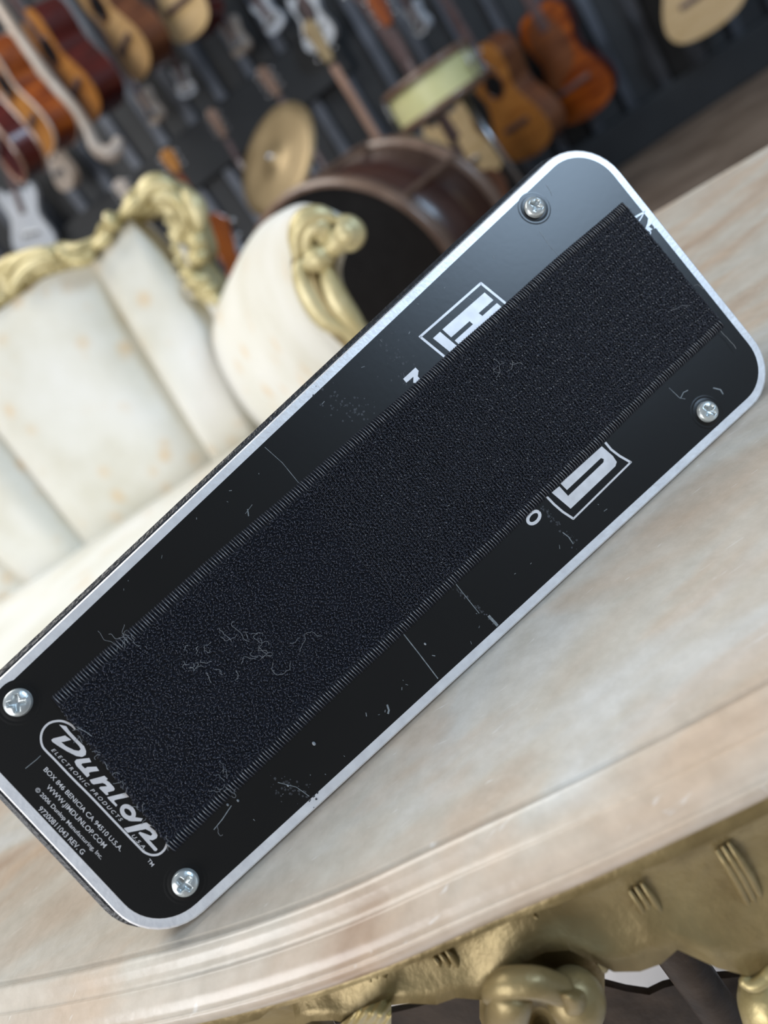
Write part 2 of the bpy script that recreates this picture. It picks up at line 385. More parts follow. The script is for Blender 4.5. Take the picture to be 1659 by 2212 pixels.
for f_, o_ in zip(lv, lo):
    rr_.append(loc([rim[i]+nrm[i]*o_+UP*(-0.0166+(botz(i)+0.0166)*f_) for i in range(NR)], TO))
for f_, o_ in zip([1.0, 0.5, 0.0], [AO-0.004, AO-0.012, AO-0.012]):
    rr_.append(loc([rim[i]+nrm[i]*o_+UP*(-0.0166+(botz(i)+0.0166)*f_) for i in range(NR)], TO))
g.loft(rr_, closed=True)
apron = g.out('apron', M['gold'], table, smooth=True)
# fluted marks on the apron
def apron_pt(px, py, off): 
    h = hit_ring(px, py, off)
    return CAM+ray(px, py)*h[0]
flutes = [((1372, 1915), (1440, 2035)), ((1560, 1828), (1640, 1970)), ((1140, 1985), (1185, 2030)), ((950, 2060), (985, 2120)), ((806, 2100), (840, 2148)), ((668, 2140), (692, 2172))]
for (x0, y0), (x1, y1) in flutes:
    for k in range(3):
        dx = (k-1)*13; dy = -(k-1)*8
        pts = []
        for t in (0, 0.25, 0.5, 0.75, 1):
            bow = 5*math.sin(math.pi*t)
            pts.append(apron_pt(x0+(x1-x0)*t+dx+bow, y0+(y1-y0)*t+dy-bow*0.5, AO-0.0028)-TO)
        G().tube(pts, [0.0004, 0.0009, 0.0011, 0.0010, 0.0004], 6).out('flute', M['gold'], table, smooth=True)
# inner dark rail with wavy top
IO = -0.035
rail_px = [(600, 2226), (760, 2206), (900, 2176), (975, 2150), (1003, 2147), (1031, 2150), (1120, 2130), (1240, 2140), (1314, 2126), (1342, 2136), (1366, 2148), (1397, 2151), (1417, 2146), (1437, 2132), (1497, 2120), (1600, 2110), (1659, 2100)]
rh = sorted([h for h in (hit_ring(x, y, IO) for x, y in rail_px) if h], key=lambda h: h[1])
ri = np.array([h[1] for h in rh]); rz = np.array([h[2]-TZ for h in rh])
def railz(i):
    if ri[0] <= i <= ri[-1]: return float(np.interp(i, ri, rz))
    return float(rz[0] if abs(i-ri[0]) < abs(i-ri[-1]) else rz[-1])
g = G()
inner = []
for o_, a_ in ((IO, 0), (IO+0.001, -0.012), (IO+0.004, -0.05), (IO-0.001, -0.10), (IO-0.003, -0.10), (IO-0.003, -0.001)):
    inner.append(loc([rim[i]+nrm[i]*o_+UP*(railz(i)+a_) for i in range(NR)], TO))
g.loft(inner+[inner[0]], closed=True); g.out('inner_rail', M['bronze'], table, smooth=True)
# hanging shell ornament under the apron, a carved relief surface
def ap(px, py, off): return apron_pt(px, py, off)-TO
def relief(name, x0, x1, y0, y1_, hf, m, n=40, top=None):
    g = G(); rows = []; back = []
    for j in range(n+1):
        r_ = []; rb = []
        for i in range(n+1):
            x = x0+(x1-x0)*i/n; yt = top(x) if top else y0; y1 = y1_-0.45*(y1_-y0)*abs(2*i/n-1)**2.5; y = yt+(y1-yt)*j/n
            r_.append(ap(x, y, AO+hf(x, y))); rb.append(ap(x, y, AO-0.012))
        rows.append(r_); back.append(rb)
    g.loft(rows); g.loft([rows[0], back[0]]); g.loft([rows[-1], back[-1]]); g.loft([[r[0] for r in rows], [r[0] for r in back]]); g.loft([[r[-1] for r in rows], [r[-1] for r in back]]); g.loft(back)
    return g.out(name, m, table, smooth=True)
arc = [(1036, 2148), (1068, 2112), (1099, 2084), (1128, 2060), (1159, 2043), (1190, 2033), (1214, 2029), (1243, 2037), (1270, 2053), (1290, 2072), (1306, 2094)]
def arcy(x): return float(np.interp(x, [a for a, b in arc], [b for a, b in arc]))
def ga(x, y, cx, cy, sx, sy, p=2.0): return math.exp(-(abs((x-cx)/sx)**p)-(abs((y-cy)/sy)**p))
def shell_h(x, y):
    ex = min(1, (y-arcy(x))/10)
    h = -0.0030*ex + 0.0160*ga(x, y, 1242, 2175, 48, 56, 2.6) + 0.0130*ga(x, y, 1098, 2148, 34, 48, 2.4) + 0.0100*ga(x, y, 1168, 2142, 50, 20, 2.2) + 0.006*ga(x, y, 1070, 2215, 30, 50)
    h -= 0.013*ga(x, y, 1172, 2226, 26, 46, 3)
    h += 0.0007*math.sin(x*.16+y*.09)*ga(x, y, 1105, 2150, 45, 55)
    return h
relief('shell_ornament', 1036, 1306, 2029, 2340, shell_h, M['gold'], 56, arcy)
G().tube(spline([ap(x, y, AO-0.0005) for x, y in arc], 3), 0.0010, 8).out('ornament_rim', M['gold_light'], table, smooth=True)
g = G(); g.ball(ap(1243, 2158, AO+0.006), 0.0064, (1, 1, 1.15), 14); g.out('scroll_knob', M['gold'], table, smooth=True)
g = G(); g.tube(spline([ap(1050, 2158, AO+0.005), ap(1085, 2128, AO+0.009), ap(1120, 2122, AO+0.010), ap(1165, 2124, AO+0.010), ap(1215, 2140, AO+0.008)], 5), [0.001, .0018, .0025, .003]+[0.0032]*17, 10)
g.tube(spline([ap(1105, 2125, AO+0.008), ap(1102, 2160, AO+0.009), ap(1092, 2205, AO+0.006), ap(1085, 2260, AO+0.002)], 5), [0.002, .0035, .0045]+[0.0048]*13, 12)
g.out('leaf_scroll', M['gold'], table, smooth=True)
def leafh(x, y): return 0.001+0.0065*ga(x, y, 800, 2190, 42, 22, 2.4)+0.004*ga(x, y, 760, 2212, 26, 18)+0.0008*math.sin(x*.3+y*.2)
relief('leaf_carving', 735, 845, 2150, 2260, leafh, M['gold_light'], 26, lambda x: float(np.interp(x, [735, 780, 820, 845], [2212, 2178, 2164, 2152])))
g = G()
g.tube(spline([ap(1600, 2112, AO+0.001), ap(1625, 2128, AO+0.003), ap(1650, 2116, AO+0.003), ap(1672, 2092, AO+0.002), ap(1700, 2080, AO)], 5), [0.001]+[0.0016]*20, 8)
g.tube(spline([ap(1668, 2130, AO-0.002), ap(1655, 2165, AO+0.001), ap(1664, 2215, AO), ap(1680, 2270, AO-0.006)], 5), [0.003]+[0.0062]*15, 12)
g.out('scroll_bracket', M['gold_light'], table, smooth=True)
# legs (cabriole, bronze in the shade)
def leg(p, outdir, hh):
    pts = spline([p+UP*(hh), p+outdir*0.004+UP*(hh*0.85), p+outdir*0.008+UP*hh*0.66, p+outdir*0.002+UP*hh*0.35, p-outdir*0.012+UP*hh*0.12, p+outdir*0.02+UP*0.022], 5)
    n = len(pts); rad = [0.0062-0.0008*(k/(n-1)) for k in range(n)]; rad[-1] = 0.010
    g = G().tube(pts, rad, 12); g.ball(pts[-1]-UP*0.001, 0.011, (1, 1, 1), 8); return g
lp = apron_pt(1562, 2150, -0.026)
idx0 = int(hit_ring(1562, 2150, -0.026)[1]) % NR
for k in range(4):
    i = (idx0+int(k*NR/4)) % NR
    p = rim[i]+nrm[i]*(-0.026); p = Vector((p.x, p.y, 0))-TO
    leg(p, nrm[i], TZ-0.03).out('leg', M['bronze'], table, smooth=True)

# ================================================================== wah pedal
f_ = F
def cray(p): return Vector(((p[0]-CX)/F, -(p[1]-CY)/F, -1.0))
NP = (CXA*0.143 + CYA*0.142 + CZA*0.979).normalized()
P00 = at(337.2, 2064.4, 0.191)
def pp(px, py, off=0.0): return on_plane(px, py, P00+NP*off, NP)
cz = [pp(-121.3, 1578.5), pp(1262, 272.7), pp(1694.6, 813), pp(337.2, 2064.4)]
XP = (cz[1]-cz[0]).normalized(); XP = (XP + (cz[2]-cz[3]).normalized()).normalized()
YP = NP.cross(XP).normalized(); XP = YP.cross(NP).normalized()
ORG = (cz[2]+cz[3])/2
lowz = min(c.z for c in cz)
print('rail', rz.round(4), 'apron', hz.round(4));print('plate corner z - TZ', [round((c.z-TZ)*1000, 2) for c in cz], [round((cz[i]-cz[(i+1) % 4]).length, 4) for i in range(4)])
PM = frame(ORG, XP, YP, NP); PMI = PM.inverted()
def L2(px, py, off=0.0):
    q = PMI @ pp(px, py); return Vector((q.x, q.y, off))
pedal = thing('wah_pedal', 'black metal effects pedal standing on its side, underside with hook tape facing the camera', 'effects pedal', PM)
def rounded(q, r, n=10):
    out = []; m = len(q)
    for i in range(m):
        p = q[i]; a = (q[i-1]-p).normalized(); b = (q[(i+1) % m]-p).normalized()
        ang = a.angle(b); d = r/math.tan(ang/2); c = p+(a+b).normalized()*(r/math.sin(ang/2))
        s0 = p+a*d-c; s1 = p+b*d-c
        a0 = math.atan2(s0.y, s0.x); a1 = math.atan2(s1.y, s1.x); da = (a1-a0+math.pi) % (2*math.pi)-math.pi
        for k in range(n+1):
            t = a0+da*k/n; out.append(Vector((c.x+r*math.cos(t), c.y+r*math.sin(t), 0)))
    return out
def inset(q, d):
    m = len(q); out = []; cc = sum(q, Vector())/m
    for i in range(m):
        e0 = (q[i]-q[i-1]).normalized(); e1 = (q[(i+1) % m]-q[i]).normalized()
        n0 = Vector((-e0.y, e0.x, 0)); n1 = Vector((-e1.y, e1.x, 0))
        if n0.dot(cc-q[i]) < 0: n0 = -n0
        if n1.dot(cc-q[i]) < 0: n1 = -n1
        k = 1+n0.dot(n1); out.append(q[i]+(n0+n1)*(d/k))
    return out
Q = [Vector((*(PMI @ c).xy, 0)) for c in cz]
RC = 0.0158
oq = rounded(Q, RC, 12)
g = G(); T = 0.0016; rg = [
    [p+UP*-T for p in rounded(inset(Q, 0.0003), RC)], [p+UP*(-T+0.0003) for p in rounded(Q, RC)], [p-UP*0.0003 for p in rounded(Q, RC)], [p for p in rounded(inset(Q, 0.0004), RC)]]
g.loft(rg, closed=True, cap=True)
plate = g.out('base_plate', M['alu'], pedal)
# painted panel with dimples round the screws
ip = rounded(inset(Q, 0.0028), RC-0.003, 12)
pan = G().prism(ip, 0.0, 0.00006).out('painted_panel', M['panel'], pedal)
# housing
hq = [p+Vector((-0.0024, 0.0019, 0)) for p in inset(Q, 0.0001)]; hq[2] += Vector((-0.0008, -0.0004, 0)); 
def hr(ins, z, rc=RC):
    q = inset(hq, ins); return [Vector((p.x, p.y, z)) for p in rounded(q, rc)]
g = G()
g.loft([hr(0.0012, -T-0.0001), hr(0.0, -T-0.0008), hr(0.0006, -T-0.004), hr(0.0036, -0.012), hr(0.0085, -0.022), hr(0.0150, -0.032), hr(0.021, -0.040, 0.012), hr(0.026, -0.043, 0.010)], closed=True, cap=True)
g.out('housing', M['housing'], pedal, smooth=False, bevel=0.0)
tq = inset(hq, 0.0200)
g = G(); rows = []
xs0 = min(p.x for p in tq); xs1 = max(p.x for p in tq)
for z0, ins in ((0, 0.002), (-0.0015, 0), (-0.006, 0), (-0.008, 0.002)):
    rr = []
    for p in rounded(inset(tq, ins), 0.008): 
        t = (p.x-xs0)/(xs1-xs0); rr.append(Vector((p.x, p.y, -0.045-0.006*t+z0)))
    rows.append(rr)
g.loft(rows, closed=True, cap=True); tread = g.out('treadle', M['rubber'], pedal, smooth=False)
g = G().tube([Vector((xs0+0.11, 0.02, -0.047)), Vector((xs0+0.11, 0.06, -0.047))], 0.006, 12); g.out('hinge_pin', M['chrome'], pedal)
# screws
def screw(px, py, rad, name='screw'):
    g = G(); NRg, NS = 18, 72; c = L2(px, py)
    a0 = random.uniform(0, 1.5)
    def hgt(r, th):
        t = r/rad; h = 0.00035 + 0.0019*math.sqrt(max(0, 1-(t*0.93)**2.6)) if t < 0.999 else 0.0003
        x = r*math.cos(th-a0); y = r*math.sin(th-a0); w = rad*0.155; l = rad*0.56
        d = 1e9
        for (u, v) in ((x, y), (y, x)):
            du = max(abs(u)-l, 0); dv = max(abs(v)-w*(1.25-0.5*abs(u)/l), 0); d = min(d, math.hypot(du, dv))
        k = max(0, 1-d/(rad*0.07)); return h-0.0015*k*(1-0.45*t/0.56 if t < .56 else .55)
    b = 0; g.v.append(Vector((c.x, c.y, hgt(0, 0))))
    for i in range(1, NRg+1):
        r = rad*(i/NRg)
        for k in range(NS):
            th = 2*math.pi*k/NS; g.v.append(Vector((c.x+r*math.cos(th), c.y+r*math.sin(th), hgt(r, th))))
    for k in range(NS): g.v.append(Vector((c.x+rad*math.cos(2*math.pi*k/NS), c.y+rad*math.sin(2*math.pi*k/NS), -0.0002)))
    for k in range(NS): g.f.append([0, 1+k, 1+(k+1) % NS])
    for i in range(NRg):
        for k in range(NS): g.f.append([1+i*NS+k, 1+(i+1)*NS+k, 1+(i+1)*NS+(k+1) % NS, 1+i*NS+(k+1) % NS])
    g.out('screw', M['zinc'], pedal, smooth=True)
    # shallow pressed ring round the screw
    g = G(); MM = Matrix.Translation((c.x, c.y, 0))
    g.lathe([(rad*1.0, 0.00022), (rad*1.2, 0.00020), (rad*1.30, 0.00012), (rad*1.40, 0.00010), (rad*1.45, 0.000125), (rad*1.52, 0.00010), (rad*1.62, 0.00007)], 64, MM)
    g.out('pressed_ring', M['panel'], pedal, smooth=True)
for x, y, r_ in ((1154, 450, 0.0033), (1526, 890, 0.0033), (40.5, 1517, 0.00355), (400.7, 1905, 0.0034)): screw(x, y, r_)
# ---- flat prints
def strokes(g, lst, off=0.00011):
    """lst: (points in px, width in px)"""
    for pts, wd in lst:
        P = [Vector((x, y, 0)) for x, y in pts]; Lf = []; Rt = []
        for i, p in enumerate(P):
            t = (P[min(i+1, len(P)-1)]-P[max(i-1, 0)]).normalized(); n_ = Vector((-t.y, t.x, 0))
            w_ = (wd[i] if hasattr(wd, '__len__') else wd)/2
            if 0 < i < len(P)-1:
                t0 = (p-P[i-1]).normalized(); c_ = max(0.5, abs(n_.dot(Vector((-t0.y, t0.x, 0))))); w_ /= c_
            a = p+n_*w_; b = p-n_*w_; Lf.append(L2(a.x, a.y, off)); Rt.append(L2(b.x, b.y, off))
        g.loft([Lf, Rt])
def zx(o, s, pts): return [(o[0]+x/s, o[1]+y/s) for x, y in pts]
def polys(g, lst, off=0.00011):
    for pts in lst:
        vs_ = [L2(x, y, off) for x, y in pts]; g.add(vs_, [list(t) for t in tessellate_polygon([vs_])])
A = ((820, 560), 3.95)
g = G()
strokes(g, [(zx(*A, [(575, 850), (345, 662)]), 5.2), (zx(*A, [(338, 668), (865, 205)]), 5.2), (zx(*A, [(860, 203), (1085, 387)]), 5.2)])
polys(g, [zx(*A, [(515, 620), (667, 748), (612, 802), (455, 675)]), zx(*A, [(895, 285), (970, 350), (610, 668), (535, 600)]), zx(*A, [(1000, 375), (1047, 415), (685, 735), (640, 695)]),
          zx(*A, [(200, 1022), (305, 925), (332, 952), (325, 1000), (352, 1030), (318, 1064), (287, 1054), (288, 1003), (228, 1055)])])
polys(g, [zx(*A, [(842, 460), (895, 500), (820, 577), (755, 520)])], 0.00014)
g.out('input_lettering', M['print'], pedal)
Bz = ((1050, 820), 2.724)
g = G()
strokes(g, [(zx(*Bz, [(700, 370), (735, 412), (785, 450), (853, 489)]), 5), (zx(*Bz, [(853, 484), (510, 822)]), 4), (zx(*Bz, [(514, 820), (450, 778), (400, 735), (355, 688)]), 5)])
polys(g, [zx(*Bz, [(437, 612), (680, 393), (675, 462), (475, 650)]), zx(*Bz, [(680, 393), (745, 450), (768, 485), (692, 468), (675, 462)]), zx(*Bz, [(768, 485), (760, 510), (497, 760), (482, 685), (690, 487), (692, 468)]),
          zx(*Bz, [(497, 760), (385, 665), (430, 628), (482, 685)])])
cx_, cy_ = 1050+280/2.724, 820+812/2.724
el = []
for k in range(25):
    t = 2*math.pi*k/24; u_, v_ = 15.5*math.cos(t), 10.5*math.sin(t); el.append((cx_+u_*.68+v_*.73, cy_-u_*.73+v_*.68))
strokes(g, [(el, 7)])
g.out('output_lettering', M['print'], pedal)
Lz = ((60, 1540), 5.184)
g = G()
ov = [(535, 180), (480, 130), (400, 95), (330, 90), (250, 110), (190, 160), (155, 230), (150, 310), (170, 380), (220, 440), (300, 520), (500, 730), (700, 930), (900, 1140), (1100, 1350), (1250, 1505), (1310, 1560), (1390, 1590), (1470, 1580), (1530, 1530), (1560, 1465)]
sp = [(p.x, p.y) for p in spline([(x, y, 0) for x, y in ov], 4)]
strokes(g, [(zx(*Lz, sp), 4.9)])
g.out('logo_border', M['print'], pedal)
g = G(); 
def S(pts, w, per=4):
    q = [(p.x, p.y) for p in spline([(x, y, 0) for x, y in pts], per)] if len(pts) > 2 else pts
    n = len(q)
    if hasattr(w, '__len__'): ww = [np.interp(i/(n-1), np.linspace(0, 1, len(w)), w)/5.184 for i in range(n)]
    else: ww = w/5.184
    return (zx(*Lz, q), ww)
polys(g, [zx(*Lz, q) for q in (
    [(352, 130), (432, 148), (470, 205), (560, 300), (635, 375), (655, 430), (650, 470), (610, 492), (545, 482), (440, 430), (340, 368), (275, 322), (265, 300), (285, 285), (420, 252), (487, 300), (408, 322), (375, 325), (430, 372), (520, 415), (572, 425), (595, 405), (575, 370), (480, 270), (370, 150)],
    [(525, 545), (545, 520), (690, 503), (712, 550), (610, 565), (600, 580), (640, 620), (655, 615), (665, 605), (770, 600), (800, 648), (700, 662), (685, 672), (695, 700), (665, 720), (600, 650), (545, 590)],
    [(693, 748), (860, 703), (897, 738), (880, 752), (915, 775), (965, 830), (975, 850), (965, 870), (895, 888), (905, 915), (880, 920), (800, 840), (815, 825), (890, 820), (868, 795), (838, 783), (738, 800), (715, 785)],
    [(890, 942), (1095, 893), (1135, 940), (985, 972), (965, 985), (1005, 1030), (990, 1050), (900, 960)],
    [(1195, 1165), (1290, 1180), (1270, 1212), (1160, 1212), (1120, 1204)],
    [(1075, 1290), (1330, 1225), (1385, 1262), (1365, 1270), (1430, 1320), (1455, 1370), (1445, 1400), (1400, 1425), (1360, 1420), (1455, 1525), (1440, 1545), (1420, 1545), (1240, 1345), (1255, 1330), (1300, 1345), (1380, 1375), (1395, 1355), (1370, 1325), (1320, 1300), (1120, 1340)])], 0.00012)
ell = [(1122+75*math.cos(t)*0.72+68*math.sin(t)*-0.55, 1110+75*math.cos(t)*0.72+68*math.sin(t)*0.55) for t in np.linspace(0, 2*math.pi, 30)]
strokes(g, [(zx(*Lz, ell), 9.3)], 0.00011)
g.out('logo_lettering', M['print'], pedal)
def text(body, a, b, cap, name='address_lettering', shear=0.0, track=1.0):
    cu = bpy.data.curves.new('t', 'FONT'); cu.body = body; cu.shear = shear; cu.offset = 0.003; cu.space_character = track
    o = bpy.data.objects.new('t', cu); C.objects.link(o)
    dg = bpy.context.evaluated_depsgraph_get(); me = bpy.data.meshes.new_from_object(o.evaluated_get(dg))
    bpy.data.objects.remove(o); 
    a = zx(*Lz, [a])[0]; b = zx(*Lz, [b])[0]
    A_ = L2(*a); B_ = L2(*b); xd = B_-A_; W_ = xd.length; xd.normalize(); yd = Vector((-xd.y, xd.x, 0))
    co = [v.co.copy() for v in me.vertices]; x0 = min(c.x for c in co); x1 = max(c.x for c in co)
    sc = W_/(x1-x0); ys = (cap/5.184*0.195/F)/0.70
    for v, c in zip(me.vertices, co): v.co = A_+xd*((c.x-x0)*sc)+yd*(c.y*ys)+UP*0.00011
    me.update()
    return link(name, me, M['print'], pedal)
text('BOX 846 BENICIA CA 94510 U.S.A.', (175, 640), (1035, 1552), 50)
text('WWW.JIMDUNLOP.COM', (203, 835), (850, 1515), 52)
text('\u00a9 2006 Dunlop Manufacturing, Inc.', (78, 862), (818, 1640), 44)
text('97200811043 REV. G', (113, 1080), (607, 1590), 54)
text('ELECTRONIC PRODUCTS', (262, 418), (1040, 1220), 38, 'logo_lettering', 0.3, 1.45)
text('U.S.A.', (1160, 1380), (1306, 1538), 38, 'logo_lettering', 0.3, 1.2)
text('TM', (1335, 1655), (1388, 1722), 40, 'logo_lettering')
# worn silver patch by the edge + scratches
Ez = ((1290, 420), 5.027)
g = G()
strokes(g, [(zx(*Ez, [(408, 252), (470, 215), (520, 188)]), [5, 4, 3]), (zx(*Ez, [(512, 190), (480, 250), (440, 312)]), [2, 2.5, 2]), (zx(*Ez, [(520, 370), (580, 410), (575, 435)]), 2), (zx(*Ez, [(500, 180), (560, 255)]), 4)])
polys(g, [zx(*Ez, [(552, 262), (600, 255), (642, 362), (612, 350), (590, 320)]), zx(*Ez, [(552, 262), (590, 320), (560, 350), (522, 372), (545, 310)]), zx(*Ez, [(522, 372), (560, 352), (600, 380), (562, 402)]), zx(*Ez, [(600, 380), (642, 362), (612, 348), (620, 372)])], 0.00010)
g.out('worn_edge', M['alu'], pedal)
g = G()
sc_ = [([(572, 966), (610, 1000), (645, 1043)], 1.3), ([(872, 1370), (905, 1412), (946, 1466)], 2.2), ([(985, 1262), (1015, 1300), (1035, 1325)], 1.6), ([(1055, 1330), (1066, 1342), (1075, 1352)], 6), ([(1470, 860), (1476, 848), (1486, 843)], 2), ([(1540, 838), (1556, 842), (1562, 852)], 3),
       ([(1165, 500), (1190, 535), (1212, 558)], 1.0), ([(1180, 400), (1188, 412), (1192, 423)], 1.4), ([(1445, 838), (1468, 860), (1480, 862)], 1.2), ([(836, 1522), (840, 1534), (838, 1542)], 4), ([(1238, 1175), (1228, 1160), (1215, 1150)], 2), ([(1045, 662), (1055, 660)], 1.5), ([(1005, 640), (1030, 655)], 0.8),
       ([(535, 1100), (537, 1115)], 2.5), ([(545, 1090), (530, 1110)], 1), ([(600, 1690), (640, 1700), (668, 1720)], 1.4), ([(55, 1660), (80, 1640), (88, 1632)], 1.5), ([(500, 1740), (480, 1770), (462, 1792)], 2)]
for k in range(46):
    x = random.uniform(200, 1450); y = 1372-(x-200)*0.93+random.choice([-1, 1])*0 ; 
    if random.random() < .5: y = 1464-0.944*x+random.uniform(40, 90)+max(0, (x-900)*0.05)
    else: y = 2375-0.922*x-random.uniform(45, 110)
    if not (0 < y < 1900) or (y < 1000 and x > 1080) or x > 1480: continue
    a = random.uniform(0, 3.14); l = random.uniform(1.5, 9); sc_.append(([(x, y), (x+l*math.cos(a), y+l*math.sin(a))], random.uniform(0.7, 1.8)))
strokes(g, sc_, 0.00009); g.out('scratch', M['scratch'], pedal, kind='stuff')
g = G()
for cx0, cy0, cx1, cy1, wdt, cnt in ((835, 735, 905, 850, 45, 70), (700, 860, 800, 900, 50, 70), (1170, 1095, 1245, 1180, 12, 40), (600, 1690, 670, 1725, 40, 60), (470, 1240, 480, 1250, 5, 3), (975, 1265, 1070, 1345, 8, 40)):
    for k in range(cnt):
        t = random.random(); x = cx0+(cx1-cx0)*t+random.gauss(0, wdt*.35); y = cy0+(cy1-cy0)*t+random.gauss(0, wdt*.35); r_ = random.uniform(1, 4)
        polys(g, [[(x+r_*random.uniform(.5, 1)*math.cos(a), y+r_*random.uniform(.5, 1)*math.sin(a)) for a in (0, 1.1, 2.2, 3.4, 4.4, 5.3)]], 0.00008)
g.out('glue_residue', M['residue'], pedal, kind='stuff')
for x, y, r_ in ((678, 1606, 0.00045), (492, 1738, 0.0003), (514, 1729, 0.0003), (918, 1391, 0.0003), (622, 1697, 0.00025)):
    G().ball(L2(x, y, 0.0002), r_, (1, 1.4, 0.6), 5).out('paint_fleck', M['lint'], pedal, smooth=True)
# ---- hook and loop tape
VQ = [L2(113, 1506), L2(1342, 440), L2(1562, 707), L2(376, 1839)]
def vq(s, t, z=0.0):
    a = VQ[0].lerp(VQ[1], s); b = VQ[3].lerp(VQ[2], s); p = a.lerp(b, t)
    p = p + (VQ[0]-VQ[3]).normalized()*(0.00025*math.sin(s*9)+0.0001*math.sin(s*31)) 
    return Vector((p.x, p.y, z))
XPX = (VQ[3]-VQ[0]).normalized()*-1; VL = (VQ[1]-VQ[0]).length; VW = (VQ[3]-VQ[0]).length
g = G(); n_ = 60
rows = []
for t, z in ((0.0, 0.00006), (0.0, 0.0008), (0.012, 0.0010), (0.5, 0.0011), (0.988, 0.0010), (1.0, 0.0008), (1.0, 0.00006)):
    rows.append([vq(k/n_, t, z) for k in range(n_+1)])
g.loft(rows)
m_ = len(rows); 
g.f.append([i*(n_+1) for i in range(m_)]); g.f.append([i*(n_+1)+n_ for i in range(m_)][::-1])
tape = g.out('fastener_tape', M['velcro'], pedal)
for side in (0, 1):
    g = G(); nr_ = 246
    for k in range(nr_):
        s_ = (k+0.5)/nr_+random.uniform(-.0006, .0006); wv = 0.066 + random.uniform(-0.006, 0.006)
        t0, t1 = (-0.004, wv) if side == 0 else (1.004, 1-wv)
        sl = 0.0022*(1 if side == 0 else -1)
        p0 = vq(s_, t0, 0.0006); p1 = vq(s_+sl*0.3, t0*0.7+t1*0.3, 0.00125); p2 = vq(s_+sl*0.7, t0*.3+t1*.7, 0.00125); p3 = vq(s_+sl, t1, 0.0009)
        g.tube([p0, p1, p2, p3], [0.00010, 0.00017, 0.00017, 0.00010], 5)
    g.out('selvedge', M['selv'], tape, smooth=True, kind='stuff')
g = G()
for k in range(90, 236):
    s_ = (k+.5)/236; g.tube([vq(s_+random.uniform(-.0004, .0004), t, 0.00128+0.00006*math.sin(t*60+k*3)) for t in np.linspace(0.06, 0.94, 14)], 0.00010, 3, cap=False)
for k in range(48):
    t = 0.065+0.87*(k+.5)/48; g.tube([vq(s_, t, 0.00126+0.00007*math.sin(s_*400+k*2)) for s_ in np.linspace(0.38, 0.997, 60)], 0.00009, 3, cap=False)
g.out('ground_weave', M['weave'], tape, smooth=True, kind='stuff')
# loop pile, built as one mesh with numpy
nx, ny = 330, 70
seg = 5
V = []; Fc = []
S_, T_ = np.meshgrid((np.arange(nx)+.5)/nx, 0.062+0.876*(np.arange(ny)+.5)/ny)
S_ = S_.ravel(); T_ = T_.ravel(); N_ = len(S_)
jit = np.where(S_ > 0.55, 0.22, 0.5)
S_ = np.clip(S_+np.random.uniform(-1, 1, N_)*jit/nx, 0.001, 0.999); T_ = T_+np.random.uniform(-1, 1, N_)*jit*0.876/ny
q0, q1, q2, q3 = [np.array(v) for v in VQ]
base = (q0[None]*(1-S_)[:, None]+q1[None]*S_[:, None])*(1-T_)[:, None] + (q3[None]*(1-S_)[:, None]+q2[None]*S_[:, None])*T_[:, None]
sh = np.array((VQ[0]-VQ[3]).normalized()); base += sh[None]*(0.00025*np.sin(S_*9)+0.0001*np.sin(S_*31))[:, None]
rowdir = math.atan2((VQ[3]-VQ[0]).y, (VQ[3]-VQ[0]).x)
ang = np.where(S_ > 0.5, rowdir+np.random.normal(0.25, 0.55, N_), np.random.uniform(0, 2*np.pi, N_))
span = np.random.uniform(0.00026, 0.00046, N_); hgt = np.random.uniform(0.0004, 0.0010, N_); tilt = np.random.normal(0, 0.00022, (N_, 2))
phis = np.linspace(0, np.pi, seg); tr_ = 0.000085
dirv = np.stack([np.cos(ang), np.sin(ang), 0*ang], 1); side_ = np.stack([-np.sin(ang), np.cos(ang), 0*ang], 1)
vv = np.zeros((N_, seg, 3, 3))
for j, ph in enumerate(phis):
    cpt = base+dirv*(-np.cos(ph)*span)[:, None]; cpt[:, 2] = 0.00095+np.sin(ph)*hgt; cpt[:, :2] += tilt*math.sin(ph)
    out_ = dirv*(-np.cos(ph)); out_[:, 2] += math.sin(ph)
    for k in range(3):
        a = 2*np.pi*k/3+0.4; vv[:, j, k] = cpt+side_*math.cos(a)*tr_+out_*math.sin(a)*tr_
vv = vv.reshape(-1, 3)
idx = np.arange(N_)[:, None]*(seg*3); fl = []
for j in range(seg-1):
    for k in range(3):
        k2 = (k+1) % 3; fl.append(np.stack([idx[:, 0]+j*3+k, idx[:, 0]+j*3+k2, idx[:, 0]+(j+1)*3+k2, idx[:, 0]+(j+1)*3+k], 1))
fl = np.concatenate(fl)
me = bpy.data.meshes.new('loop_pile'); me.vertices.add(len(vv)); me.vertices.foreach_set('co', vv.astype(np.float32).ravel())
me.loops.add(fl.size); me.loops.foreach_set('vertex_index', fl.ravel().astype(np.int32))
me.polygons.add(len(fl)); me.polygons.foreach_set('loop_start', np.arange(0, fl.size, 4, dtype=np.int32))
me.update(calc_edges=True); me.polygons.foreach_set('use_smooth', [True]*len(me.polygons))
link('loop_pile', me, M['loop'], tape, kind='stuff')
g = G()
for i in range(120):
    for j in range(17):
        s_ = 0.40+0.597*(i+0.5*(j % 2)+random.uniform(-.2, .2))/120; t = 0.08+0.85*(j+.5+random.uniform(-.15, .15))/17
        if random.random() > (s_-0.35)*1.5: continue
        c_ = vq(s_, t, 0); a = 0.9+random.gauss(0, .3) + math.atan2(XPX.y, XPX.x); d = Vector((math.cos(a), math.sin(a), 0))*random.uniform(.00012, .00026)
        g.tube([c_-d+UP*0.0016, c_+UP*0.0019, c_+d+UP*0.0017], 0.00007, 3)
g.out('hook_glints', M['hook'], tape, smooth=True, kind='stuff')  # pale specks painted as glints, denser towards the toe end
